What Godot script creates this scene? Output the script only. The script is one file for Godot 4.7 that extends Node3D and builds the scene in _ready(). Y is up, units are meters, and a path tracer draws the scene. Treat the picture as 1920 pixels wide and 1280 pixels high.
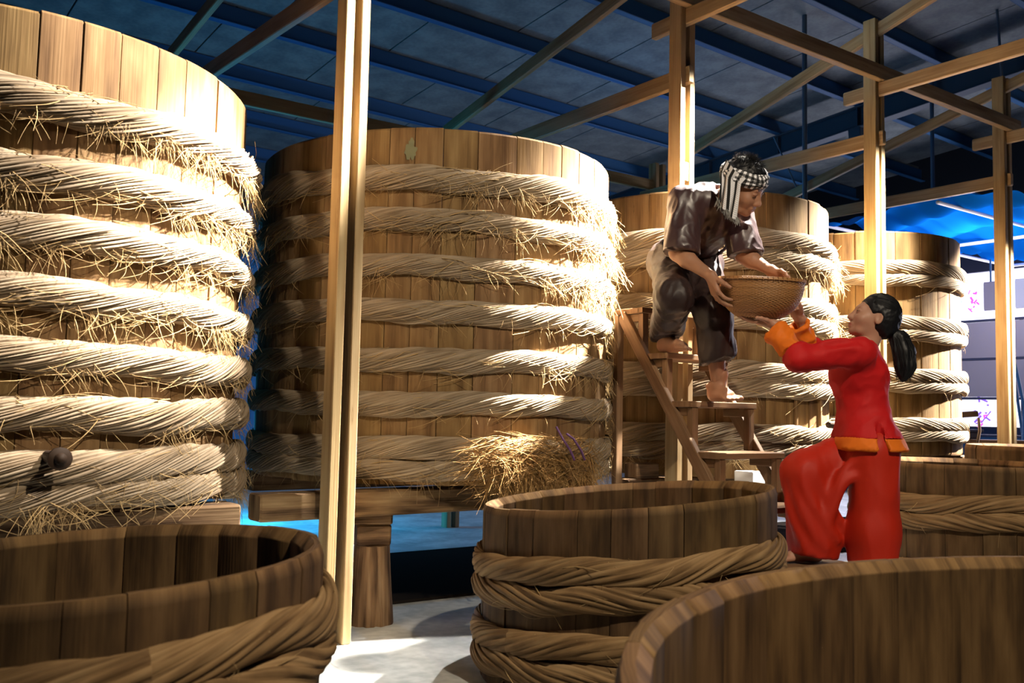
extends Node3D
# The hall is laid out on two level directions: U runs along the row of vats, W runs back across it.
const U := Vector3(0.811, 0, -0.585)
const W := Vector3(-0.585, 0, -0.811)
var rng := RandomNumberGenerator.new()
var M := {}
var root_vat: Node3D

func _ready() -> void:
	rng.seed = 20
	set_camera()
	set_light()
	make_materials()
	build_shell()
	build_frame()
	build_vats()
	build_tubs()
	build_stair()
	build_corner()
	build_basket()
	build_man()
	build_woman()

func set_camera() -> void:
	var cam := Camera3D.new()
	cam.name = "camera"
	cam.fov = 40.18
	cam.position = Vector3(0, 0.9, 0)
	cam.rotation = Vector3(deg_to_rad(4.31), 0, 0.022)
	cam.near = 0.05
	cam.far = 60.0
	cam.current = true
	var at := CameraAttributesPhysical.new()   # a 33 mm lens focused on the two people
	at.frustum_focal_length = 32.81
	at.frustum_focus_distance = 4.4
	at.frustum_near = 0.05
	at.frustum_far = 60.0
	at.exposure_aperture = 5.0
	cam.attributes = at
	add_child(cam)

func set_light() -> void:
	var env := Environment.new()
	env.background_mode = Environment.BG_COLOR
	env.background_color = Color(0.01, 0.012, 0.015)
	env.tonemap_mode = Environment.TONE_MAPPER_LINEAR
	env.tonemap_exposure = 1.0
	env.sdfgi_enabled = true
	env.ssao_enabled = true
	env.ssil_enabled = true
	var we := WorldEnvironment.new()
	we.name = "world_environment"
	we.environment = env
	add_child(we)
	# track spots hung over the aisle, one for each vat
	# (a wide one for the whole side and a narrow one on its middle, side by side on the track)
	spot("vat_spot", Vector3(0.42, 3.1, -3.32), Vector3(-1.3, 2.0, -3.08), 27.0, 46.0, Color(1.0, 0.96, 0.91), 0.03)
	spot("vat_spot", Vector3(0.30, 3.05, -3.46), Vector3(-1.17, 1.52, -3.32), 13.5, 120.0, Color(1.0, 0.96, 0.91), 0.03)
	spot("vat_spot", Vector3(1.5, 3.05, -4.6), Vector3(0.26, 1.1, -4.38), 27.0, 110.0, Color(1.0, 0.97, 0.92), 0.03)
	spot("vat_spot", Vector3(1.54, 3.05, -4.66), Vector3(0.40, 1.6, -4.42), 15.0, 208.0, Color(1.0, 0.97, 0.92), 0.03)
	spot("vat_spot", Vector3(2.95, 3.05, -5.45), Vector3(1.85, 1.4, -5.5), 27.0, 120.0, Color(1.0, 0.97, 0.92), 0.03)
	spot("vat_spot", Vector3(2.99, 3.05, -5.50), Vector3(1.86, 1.65, -5.55), 15.0, 240.0, Color(1.0, 0.97, 0.92), 0.03)
	spot("vat_spot", Vector3(4.3, 2.48, -6.15), Vector3(3.05, 1.35, -6.5), 27.0, 130.0, Color(1.0, 0.97, 0.93), 0.03)
	spot("added_floor_spot", Vector3(0.7, 3.4, -4.35), Vector3(-0.42, 0.0, -3.6), 17.0, 15.0, Color(1.0, 0.98, 0.95), 0.03)  # extra lamp added only to whiten the floor by the centre tub
	# weaker warm spot over the aisle beside the camera
	spot("aisle_spot", Vector3(1.5, 3.55, -0.4), Vector3(0.62, 0.9, -2.8), 34.0, 15.0, Color(1.0, 0.93, 0.82), 0.05, 0.45)
	# blue wash behind the vats and up into the roof
	omni("blue_wash", Vector3(-2.2, 0.7, -7.2), 4.0, Color(0.2, 0.72, 1.0), 0.2)
	omni("blue_wash", Vector3(1.2, 3.3, -9.0), 0.4, Color(0.4, 0.7, 1.0), 0.3)
	omni("corner_fill", P(8.0, 2.25, 4.2), 1.5, Color(0.95, 0.93, 1.0), 0.3)  # added fill for the boards and canopy, no fixture stands here
	omni("roof_wash", Vector3(1.6, 3.3, -5.4), 0.15, Color(0.85, 0.93, 1.0), 0.3)

func spot(called: String, at: Vector3, to: Vector3, angle: float, energy: float, color: Color, size: float, soft := 0.9) -> void:
	var l := SpotLight3D.new()
	l.name = called
	l.light_color = color
	l.light_energy = energy
	l.spot_angle = angle
	l.spot_angle_attenuation = soft
	l.spot_attenuation = 2.0
	l.spot_range = 30.0
	l.light_size = size
	l.shadow_enabled = true
	add_child(l, true)
	l.look_at_from_position(at, to, Vector3.UP)

func omni(called: String, at: Vector3, energy: float, color: Color, size: float) -> void:
	var l := OmniLight3D.new()
	l.name = called
	l.light_color = color
	l.light_energy = energy
	l.omni_attenuation = 2.0
	l.omni_range = 30.0
	l.light_size = size
	l.shadow_enabled = true
	l.position = at
	add_child(l, true)

# ---------------------------------------------------------------- helpers
func P(s: float, y: float, t: float) -> Vector3:
	return U * s + W * t + Vector3(0, y, 0)

func R(a: float, b: float) -> float:
	return rng.randf_range(a, b)

func obj(called: String, mesh: Mesh, mat: Material, parent: Node = self) -> MeshInstance3D:
	var o := MeshInstance3D.new()
	o.name = called
	o.mesh = mesh
	o.material_override = mat
	parent.add_child(o, true)
	return o

func thing(called: String, label: String, category: String, at := Vector3.ZERO, group := "") -> Node3D:
	var o := Node3D.new()
	o.name = called
	o.position = at
	add_child(o, true)
	tag(o, label, category, group)
	return o

func tag(o: Node, label: String, category: String, group := "") -> void:
	o.set_meta("label", label)
	o.set_meta("category", category)
	if group:
		o.set_meta("group", group)

func struct(called: String, mesh: Mesh, mat: Material, label := "") -> MeshInstance3D:
	var o := obj(called, mesh, mat)
	o.set_meta("kind", "structure")
	if label:
		o.set_meta("label", label)
	return o

class MB:
	var v := PackedVector3Array()
	var uv := PackedVector2Array()
	var c := PackedColorArray()
	var ix := PackedInt32Array()

	func add(p: Vector3, u := Vector2.ZERO, col := Color.WHITE) -> int:
		v.append(p)
		uv.append(u)
		c.append(col)
		return v.size() - 1

	func tri(a: int, b: int, d: int) -> void:
		ix.append(a)
		ix.append(b)
		ix.append(d)

	func quad(a: int, b: int, d: int, e: int) -> void:
		ix.append_array(PackedInt32Array([a, b, d, a, d, e]))

	func volume() -> float:
		var s := 0.0
		for i in range(0, ix.size(), 3):
			s += v[ix[i]].dot(v[ix[i + 1]].cross(v[ix[i + 2]]))
		return s

	func flip_from(first: int) -> void:
		for i in range(first, ix.size(), 3):
			var k := ix[i + 1]
			ix[i + 1] = ix[i + 2]
			ix[i + 2] = k

	# turns a closed piece the right way round (Godot: clockwise fronts)
	func close(first := 0) -> void:
		var s := 0.0
		if first >= ix.size():
			return
		var o := v[ix[first]]
		for i in range(first, ix.size(), 3):
			s += (v[ix[i]] - o).dot((v[ix[i + 1]] - o).cross(v[ix[i + 2]] - o))
		if s > 0.0:
			flip_from(first)

	func mesh() -> ArrayMesh:
		var n := PackedVector3Array()
		n.resize(v.size())
		for i in range(0, ix.size(), 3):
			var a := v[ix[i]]
			var f := (v[ix[i + 2]] - a).cross(v[ix[i + 1]] - a)
			n[ix[i]] += f
			n[ix[i + 1]] += f
			n[ix[i + 2]] += f
		for i in n.size():
			n[i] = n[i].normalized()
		return made(n)

	func smooth_mesh() -> ArrayMesh:   # normals shared by position, for big closed surfaces
		var st := SurfaceTool.new()
		var a := []
		a.resize(Mesh.ARRAY_MAX)
		a[Mesh.ARRAY_VERTEX] = v
		a[Mesh.ARRAY_TEX_UV] = uv
		a[Mesh.ARRAY_COLOR] = c
		a[Mesh.ARRAY_INDEX] = ix
		st.create_from_arrays(a)
		st.generate_normals()
		return st.commit()

	func made(n: PackedVector3Array) -> ArrayMesh:
		var a := []
		a.resize(Mesh.ARRAY_MAX)
		a[Mesh.ARRAY_VERTEX] = v
		a[Mesh.ARRAY_NORMAL] = n
		a[Mesh.ARRAY_TEX_UV] = uv
		a[Mesh.ARRAY_COLOR] = c
		a[Mesh.ARRAY_INDEX] = ix
		var m := ArrayMesh.new()
		m.add_surface_from_arrays(Mesh.PRIMITIVE_TRIANGLES, a)
		return m

# a straight timber from a to b: w across, h along "up", chamfered; u runs round it and v along it in metres
func beam(mb: MB, a: Vector3, b: Vector3, w: float, h: float, up := Vector3.UP, col := Color.WHITE, bev := 0.004) -> void:
	var z := (b - a).normalized()
	var x := up.cross(z).normalized()
	var y := z.cross(x)
	var L := a.distance_to(b)
	var hw := w / 2
	var hh := h / 2
	var pr := [Vector2(-hw + bev, -hh), Vector2(hw - bev, -hh), Vector2(hw, -hh + bev), Vector2(hw, hh - bev), Vector2(hw - bev, hh), Vector2(-hw + bev, hh), Vector2(-hw, hh - bev), Vector2(-hw, -hh + bev)]
	var first := mb.ix.size()
	var u0 := rng.randf() * 3.0
	var v0 := rng.randf() * 3.0
	var run := 0.0
	for k in 8:
		var p: Vector2 = pr[k]
		var q: Vector2 = pr[(k + 1) % 8]
		var d := p.distance_to(q)
		var pa := x * p.x + y * p.y
		var qa := x * q.x + y * q.y
		var e := z * minf(bev, L * 0.1)
		var i0 := mb.add(a + pa + e, Vector2(u0 + run, v0), col)
		var i1 := mb.add(a + qa + e, Vector2(u0 + run + d, v0), col)
		var i2 := mb.add(b + qa - e, Vector2(u0 + run + d, v0 + L), col)
		var i3 := mb.add(b + pa - e, Vector2(u0 + run, v0 + L), col)
		mb.quad(i0, i1, i2, i3)
		var s := 0.9
		var c0 := mb.add(a + pa + e, Vector2(u0 + run, v0), col)
		var c1 := mb.add(a + qa + e, Vector2(u0 + run + d, v0), col)
		var c2 := mb.add(a + qa * s, Vector2(u0 + run + d, v0), col)
		var c3 := mb.add(a + pa * s, Vector2(u0 + run, v0), col)
		mb.quad(c0, c3, c2, c1)
		var d0 := mb.add(b + pa - e, Vector2(u0 + run, v0), col)
		var d1 := mb.add(b + qa - e, Vector2(u0 + run + d, v0), col)
		var d2 := mb.add(b + qa * s, Vector2(u0 + run + d, v0), col)
		var d3 := mb.add(b + pa * s, Vector2(u0 + run, v0), col)
		mb.quad(d0, d1, d2, d3)
		run += d
	for end in 2:
		var ids := []
		for k in 8:
			var p: Vector2 = pr[k]
			ids.append(mb.add((a if end == 0 else b) + (x * p.x + y * p.y) * 0.9, Vector2(u0 + p.x, v0 + p.y), col))
		for k in range(1, 7):
			if end == 0:
				mb.tri(ids[0], ids[k + 1], ids[k])
			else:
				mb.tri(ids[0], ids[k], ids[k + 1])
	mb.close(first)

func timber(called: String, a: Vector3, b: Vector3, w: float, h: float, mat: Material, parent: Node = self, up := Vector3.UP, tint := 1.0, bev := 0.004) -> MeshInstance3D:
	var mb := MB.new()
	var k := tint * R(0.86, 1.1)
	beam(mb, Vector3.ZERO, b - a, w, h, up, Color(k, k * R(0.97, 1.03), k * R(0.94, 1.05)), bev)
	var o := obj(called, mb.mesh(), mat, parent)
	o.position = a
	return o

# a tube along points with its own radius at each
func tube(mb: MB, pts: Array, rad: Array, sides := 8, col := Color.WHITE, closed_ends := true) -> void:
	var first := mb.ix.size()
	var n := pts.size()
	var base := mb.v.size()
	var up := Vector3.UP
	var z0: Vector3 = (pts[1] - pts[0]).normalized()
	if absf(z0.dot(up)) > 0.9:
		up = Vector3.RIGHT
	var x := up.cross(z0).normalized()
	var run := 0.0
	for i in n:
		var z: Vector3 = (pts[mini(i + 1, n - 1)] - pts[maxi(i - 1, 0)]).normalized()
		x = (x - z * x.dot(z)).normalized()
		var y := z.cross(x)
		if i > 0:
			run += pts[i].distance_to(pts[i - 1])
		for k in sides:
			var a := TAU * k / sides
			mb.add(pts[i] + (x * cos(a) + y * sin(a)) * rad[i], Vector2(float(k) / sides * rad[i] * TAU, run), col)
	for i in n - 1:
		for k in sides:
			var k1 := (k + 1) % sides
			mb.quad(base + i * sides + k, base + i * sides + k1, base + (i + 1) * sides + k1, base + (i + 1) * sides + k)
	if closed_ends:
		for end in 2:
			var i := 0 if end == 0 else n - 1
			var m := mb.add(pts[i], Vector2.ZERO, col)
			for k in sides:
				var k1 := (k + 1) % sides
				if end == 0:
					mb.tri(m, base + k1, base + k)
				else:
					mb.tri(m, base + i * sides + k, base + i * sides + k1)
	mb.close(first)

func bar(mb: MB, a: Vector3, b: Vector3, r: float, sides := 8, col := Color.WHITE) -> void:
	tube(mb, [a, b], [r, r], sides, col)
# ---------------------------------------------------------------- materials
func noise_image(seed_: int, freq: float, w: int, h: int, to_w: int, to_h: int, oct := 3) -> Image:
	var n := FastNoiseLite.new()
	n.seed = seed_
	n.frequency = freq
	n.noise_type = FastNoiseLite.TYPE_SIMPLEX_SMOOTH
	n.fractal_octaves = oct
	var im := n.get_seamless_image(w, h)
	im.convert(Image.FORMAT_L8)
	if w != to_w or h != to_h:
		im.resize(to_w, to_h, Image.INTERPOLATE_CUBIC)
	return im

# long grain runs along v; streaks, blotches and a few knots
func grain(seed_: int, dark: Color, mid: Color, light: Color, blotch: float, knots: int, streak := 1.0, size := 512) -> Array:
	var fine := noise_image(seed_, 0.09, size, 24, size, size).get_data()
	var wide := noise_image(seed_ + 1, 0.02, size, 24, size, size).get_data()
	var spots := noise_image(seed_ + 2, 0.02, 256, 128, size, size, 5).get_data()
	var r := RandomNumberGenerator.new()
	r.seed = seed_
	var kn := []
	for k in knots:
		kn.append(Vector3(r.randf() * size, r.randf() * size, r.randf_range(5, 9)))
	var out := PackedByteArray()
	out.resize(size * size * 3)
	var bump := PackedByteArray()
	bump.resize(size * size)
	var ramp := PackedColorArray()
	for i in 256:
		var t := i / 255.0
		ramp.append(dark.lerp(mid, clampf(t * 2.0, 0, 1)).lerp(light, clampf(t * 2.0 - 1.0, 0, 1)))
	var i := 0
	for y in size:
		for x in size:
			var t := 0.5 + ((fine[i] - 128) * 0.0011 + (wide[i] - 128) * 0.0012) * streak + (spots[i] - 128) * 0.0032 * blotch
			out[i * 3] = int(clampf(t, 0, 1) * 255)
			bump[i] = clampi(128 + (fine[i] - 128) / 2 + (spots[i] - 128) / 3, 0, 255)
			i += 1
	for kk in kn:
		var rad: float = kk.z
		for dy in range(-int(rad * 3.5), int(rad * 3.5)):
			for dx in range(-int(rad * 2), int(rad * 2)):
				var d := Vector2(dx / rad, dy / (rad * 1.6)).length()
				if d < 2.0:
					var j := (posmod(int(kk.y) + dy, size) * size + posmod(int(kk.x) + dx, size))
					var ring := 0.5 + 0.5 * sin(d * 9.0)
					var a := clampf(1.9 - d, 0, 1)
					out[j * 3] = int(lerpf(out[j * 3], 60 + 60 * ring if d < 1.0 else 100 + 50 * ring, a * (0.95 if d < 1.0 else 0.45)))
	for k in size * size:
		var col := ramp[out[k * 3]]
		out[k * 3] = col.r8
		out[k * 3 + 1] = col.g8
		out[k * 3 + 2] = col.b8
	return [ImageTexture.create_from_image(Image.create_from_data(size, size, false, Image.FORMAT_RGB8, out)), ImageTexture.create_from_image(Image.create_from_data(size, size, false, Image.FORMAT_L8, bump))]

func mat(called: String, color: Color, rough := 0.75, tint := false) -> StandardMaterial3D:
	var m := StandardMaterial3D.new()
	m.resource_name = called
	m.albedo_color = color
	m.roughness = rough
	m.metallic_specular = 0.4
	m.vertex_color_use_as_albedo = tint
	M[called] = m
	return m

func wood(called: String, tex: Array, scale: Vector2, relief: float, rough := 0.78) -> StandardMaterial3D:
	var m := mat(called, Color(0.8, 0.8, 0.8), rough, true)
	m.albedo_texture = tex[0]
	m.heightmap_enabled = relief > 0.0
	m.heightmap_texture = tex[1]
	m.heightmap_scale = relief
	m.uv1_scale = Vector3(scale.x, scale.y, 1)
	m.metallic_specular = 0.3
	return m

func make_materials() -> void:
	wood("vat_wood", grain(3, Color8(112, 83, 52), Color8(160, 125, 83), Color8(188, 154, 108), 1.0, 2, 0.8), Vector2(2.2, 0.7), 0.12)
	wood("tub_wood", grain(11, Color8(78, 58, 38), Color8(120, 92, 60), Color8(144, 114, 78), 1.3, 1, 0.55), Vector2(2.4, 0.9), 0.14)
	wood("pine", grain(23, Color8(138, 107, 72), Color8(184, 156, 114), Color8(204, 180, 140), 0.7, 5), Vector2(2.6, 0.55), 0.06, 0.6)
	wood("old_timber", grain(31, Color8(74, 54, 38), Color8(142, 112, 82), Color8(176, 146, 112), 1.2, 3), Vector2(2.6, 0.8), 0.2)
	wood("stair_wood", grain(41, Color8(96, 68, 46), Color8(146, 112, 82), Color8(174, 142, 110), 0.7, 1), Vector2(2.6, 0.8), 0.05, 0.6)
	M.pine.albedo_color = Color(0.86, 0.86, 0.86)
	M.tub_wood.albedo_color = Color.WHITE
	var rope_tex := grain(51, Color8(126, 106, 82), Color8(188, 167, 140), Color8(216, 199, 174), 0.9, 0)
	wood("rope", rope_tex, Vector2(1.0, 1.3), 0.12, 0.85)
	wood("cane_rope", grain(57, Color8(104, 78, 50), Color8(172, 138, 96), Color8(200, 168, 124), 0.9, 0), Vector2(1.0, 1.3), 0.1, 0.8)
	mat("gold_straw", Color8(152, 118, 70), 0.85, true)
	mat("straw", Color8(172, 146, 104), 0.85, true)
	var f := mat("concrete", Color(1.0, 1.0, 1.0), 0.55)
	f.albedo_texture = grain_flat(61, Color8(150, 154, 154), Color8(196, 198, 196))
	f.uv1_triplanar = true
	f.uv1_world_triplanar = true
	f.uv1_scale = Vector3(0.4, 0.4, 0.4)
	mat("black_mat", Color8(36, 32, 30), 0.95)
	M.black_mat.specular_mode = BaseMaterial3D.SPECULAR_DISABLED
	var rp := mat("roof_panel", Color.WHITE, 0.7)
	rp.albedo_texture = grain_flat(63, Color8(72, 79, 82), Color8(100, 106, 106))
	rp.uv1_triplanar = true
	rp.uv1_world_triplanar = true
	rp.uv1_scale = Vector3(0.5, 0.5, 0.5)
	mat("blue_steel", Color8(24, 70, 108), 0.6)
	mat("dark_steel", Color8(52, 64, 76), 0.5)
	mat("rod_steel", Color8(70, 84, 98), 0.45)
	mat("blue_wall", Color8(58, 120, 170), 0.8)
	mat("dark_wall", Color8(24, 28, 34), 0.9)
	mat("white_paint", Color8(225, 225, 230), 0.5)
	mat("blue_cloth", Color8(10, 98, 190), 0.8)
	M.blue_cloth.specular_mode = BaseMaterial3D.SPECULAR_DISABLED
	M.blue_cloth.backlight_enabled = true
	M.blue_cloth.backlight = Color(0.05, 0.2, 0.4)
	mat("grey_board", Color8(142, 134, 142), 0.7)
	mat("light_board", Color8(190, 190, 196), 0.7)
	mat("board_edge", Color8(52, 54, 74), 0.6)
	mat("easel_blue", Color8(34, 76, 116), 0.5)
	var scr := mat("screen_glow", Color8(240, 238, 245), 0.5)
	scr.emission_enabled = true
	scr.emission = Color8(238, 236, 255)
	scr.emission_energy_multiplier = 1.5
	for k in [["screen_pink", Color8(240, 90, 220)], ["screen_blue", Color8(120, 160, 240)], ["screen_violet", Color8(140, 100, 220)]]:
		var p := mat(k[0], k[1], 0.5)
		p.emission_enabled = true
		p.emission = k[1]
		p.emission_energy_multiplier = 1.1
	mat("white_box", Color8(235, 238, 240), 0.6)
	mat("red_box", Color8(205, 60, 70), 0.6)
	mat("purple_cord", Color8(84, 52, 92), 0.6)
	mat("pale_cord", Color8(226, 200, 140), 0.6)
	mat("teal_smear", Color8(116, 116, 88), 0.85)
	mat("red_smear", Color8(140, 92, 62), 0.85)
	mat("peg_wood", Color8(58, 42, 30), 0.7)
	# people
	var skin := mat("skin", Color.WHITE, 0.5, true)
	skin.subsurf_scatter_enabled = true
	skin.subsurf_scatter_strength = 0.06
	mat("brown_cloth", Color8(56, 37, 39), 0.42)
	M.brown_cloth.metallic_specular = 0.6
	M.brown_cloth.rim_enabled = true
	M.brown_cloth.rim = 0.25
	mat("dark_cloth", Color8(42, 30, 29), 0.5)
	mat("red_cloth", Color8(178, 10, 14), 0.7)
	M.red_cloth.rim_enabled = true
	M.red_cloth.rim = 0.1
	mat("red_satin", Color8(172, 32, 8), 0.6)
	mat("orange_cloth", Color8(214, 108, 18), 0.7)
	mat("black_hair", Color8(13, 14, 18), 0.5, true)
	mat("eye_dark", Color8(20, 14, 12), 0.3)
	mat("brow", Color8(26, 20, 18), 0.8)
	var ck := mat("krama", Color.WHITE, 0.8)
	ck.albedo_texture = check_tex()
	ck.cull_mode = BaseMaterial3D.CULL_DISABLED
	ck.uv1_scale = Vector3(1, 1, 1)
	var st := mat("krama_stripe", Color.WHITE, 0.8)
	st.albedo_texture = stripe_tex()
	st.cull_mode = BaseMaterial3D.CULL_DISABLED
	mat("krama_fringe", Color8(140, 140, 136), 0.85)
	mat("bamboo", Color8(160, 116, 70), 0.5, true)
	M.bamboo.metallic_specular = 0.5

func grain_flat(seed_: int, a: Color, b: Color) -> ImageTexture:
	var n := noise_image(seed_, 0.012, 512, 512, 512, 512, 6).get_data()
	var n2 := noise_image(seed_ + 1, 0.08, 512, 512, 512, 512, 3).get_data()
	var out := PackedByteArray()
	out.resize(512 * 512 * 3)
	for i in 512 * 512:
		var t := clampf(0.5 + (n[i] - 128) * 0.006 + (n2[i] - 128) * 0.0025, 0, 1)
		out[i * 3] = int(lerpf(a.r8, b.r8, t))
		out[i * 3 + 1] = int(lerpf(a.g8, b.g8, t))
		out[i * 3 + 2] = int(lerpf(a.b8, b.b8, t))
	return ImageTexture.create_from_image(Image.create_from_data(512, 512, false, Image.FORMAT_RGB8, out))

func check_tex() -> ImageTexture:
	var im := Image.create(64, 64, false, Image.FORMAT_RGB8)
	for y in 64:
		for x in 64:
			var k := (0.5 if x < 32 else 0.0) + (0.5 if y < 32 else 0.0)
			var g := lerpf(0.05, 0.9, k) if k != 0.5 else 0.36
			im.set_pixel(x, y, Color(g, g, g * 1.02))
	return ImageTexture.create_from_image(im)

func stripe_tex() -> ImageTexture:
	var im := Image.create(64, 64, false, Image.FORMAT_RGB8)
	for y in 64:
		for x in 64:
			var g := 0.08 if x < 26 else 0.72 + (0.12 if (y / 4) % 2 == 0 else 0.0)
			im.set_pixel(x, y, Color(g, g, g * 1.02))
	return ImageTexture.create_from_image(im)
# ---------------------------------------------------------------- the hall
func slab(lo: Vector3, hi: Vector3) -> ArrayMesh:   # lo, hi in (s, y, t)
	var mb := MB.new()
	beam(mb, P(lo.x, (lo.y + hi.y) / 2, (lo.z + hi.z) / 2), P(hi.x, (lo.y + hi.y) / 2, (lo.z + hi.z) / 2), hi.z - lo.z, hi.y - lo.y, Vector3.UP, Color.WHITE, 0.01)
	return mb.mesh()

const RU := Vector3(0.788, 0, -0.616)    # the roof is turned a little against the row of vats
const RW := Vector3(-0.616, 0, -0.788)
func roof_at(s: float, t: float, under := 0.0) -> Vector3:
	return RU * s + RW * t + Vector3(0, 4.2 + 0.0875 * (7.5 - t) - under, 0)

func build_shell() -> void:
	struct("floor", slab(Vector3(-5, -0.2, -5), Vector3(15, 0, 13)), M.concrete, "pale grey concrete floor")
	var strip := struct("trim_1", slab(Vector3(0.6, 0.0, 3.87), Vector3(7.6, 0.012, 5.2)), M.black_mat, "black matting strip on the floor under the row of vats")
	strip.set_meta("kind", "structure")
	struct("wall_back", slab(Vector3(-5, 0, 12), Vector3(15, 6, 12.2)), M.blue_wall)
	struct("wall_left", slab(Vector3(-5.2, 0, -5), Vector3(-5, 6, 13)), M.blue_wall)
	struct("wall_right", slab(Vector3(14, 0, -5), Vector3(14.2, 6, 13)), M.dark_wall)
	struct("wall_front", slab(Vector3(-5, 0, -5.2), Vector3(15, 6, -5)), M.dark_wall)
	var ceiling := struct("ceiling", slab(Vector3(-5, 5.6, -5), Vector3(15, 5.8, 13)), M.dark_steel, "grey panelled roof on blue steel purlins")
	# roof panels, each its own piece, between purlin lines
	var rows := [2.4, 3.4, 4.4, 5.42, 6.42, 7.4, 8.4, 9.4, 10.4, 11.4]
	for r in rows.size() - 1:
		for k in 12:
			var s0 := -1.6 + k * 1.1 + (0.35 if r % 2 == 0 else 0.0)
			var mb := MB.new()
			var g := R(0.92, 1.06)
			beam(mb, roof_at(s0 + 0.006, (rows[r] + rows[r + 1]) / 2, -0.02), roof_at(s0 + 1.094, (rows[r] + rows[r + 1]) / 2, -0.02), rows[r + 1] - rows[r] - 0.004, 0.03, Vector3(0, 1, 0.0).rotated(RU, 0.0) + RW * 0.0875, Color(g, g, g), 0.003)
			obj("panel", mb.mesh(), M.roof_panel, ceiling)
	for t in rows:
		var mb := MB.new()
		beam(mb, roof_at(-2, t, 0.085), roof_at(12, t, 0.085), 0.014, 0.17)
		beam(mb, roof_at(-2, t - 0.03, 0.165), roof_at(12, t - 0.03, 0.165), 0.06, 0.012)
		beam(mb, roof_at(-2, t + 0.03, 0.006), roof_at(12, t + 0.03, 0.006), 0.06, 0.012)
		obj("purlin", mb.mesh(), M.blue_steel, ceiling)
	# steel portal rafter below the purlins
	for s in [8.85, 1.0]:
		var mb := MB.new()
		var a := roof_at(s, 2.4, 0.29)
		var b := roof_at(s, 11.6, 0.29)
		beam(mb, a, b, 0.012, 0.22)
		beam(mb, a + Vector3(0, 0.11, 0), b + Vector3(0, 0.11, 0), 0.14, 0.014)
		beam(mb, a - Vector3(0, 0.11, 0), b - Vector3(0, 0.11, 0), 0.14, 0.014)
		for t in [5.4, 6.4, 7.4, 8.4]:
			beam(mb, roof_at(s - 0.065, t, 0.29), roof_at(s + 0.065, t, 0.29), 0.012, 0.2)
		beam(mb, roof_at(s, 5.5, 0.46), roof_at(s, 5.36, 0.46), 0.14, 0.14)
		obj("steel_rafter", mb.mesh(), M.dark_steel, ceiling)
	for q in [[Vector3(2.52, 4.5, -8.0), Vector3(2.52, 2.2, -8.0), 0.022], [Vector3(4.09, 4.35, -9.0), Vector3(4.09, 3.1, -9.0), 0.02], [Vector3(4.22, 4.6, -8.0), Vector3(4.30, 3.05, -8.0), 0.012], [Vector3(2.39, 3.5, -8.5), Vector3(2.68, 2.85, -8.5), 0.008]]:
		var mb := MB.new()
		bar(mb, q[0], q[1], q[2], 8)
		obj("hanger_rod", mb.mesh(), M.rod_steel, ceiling)

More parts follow.
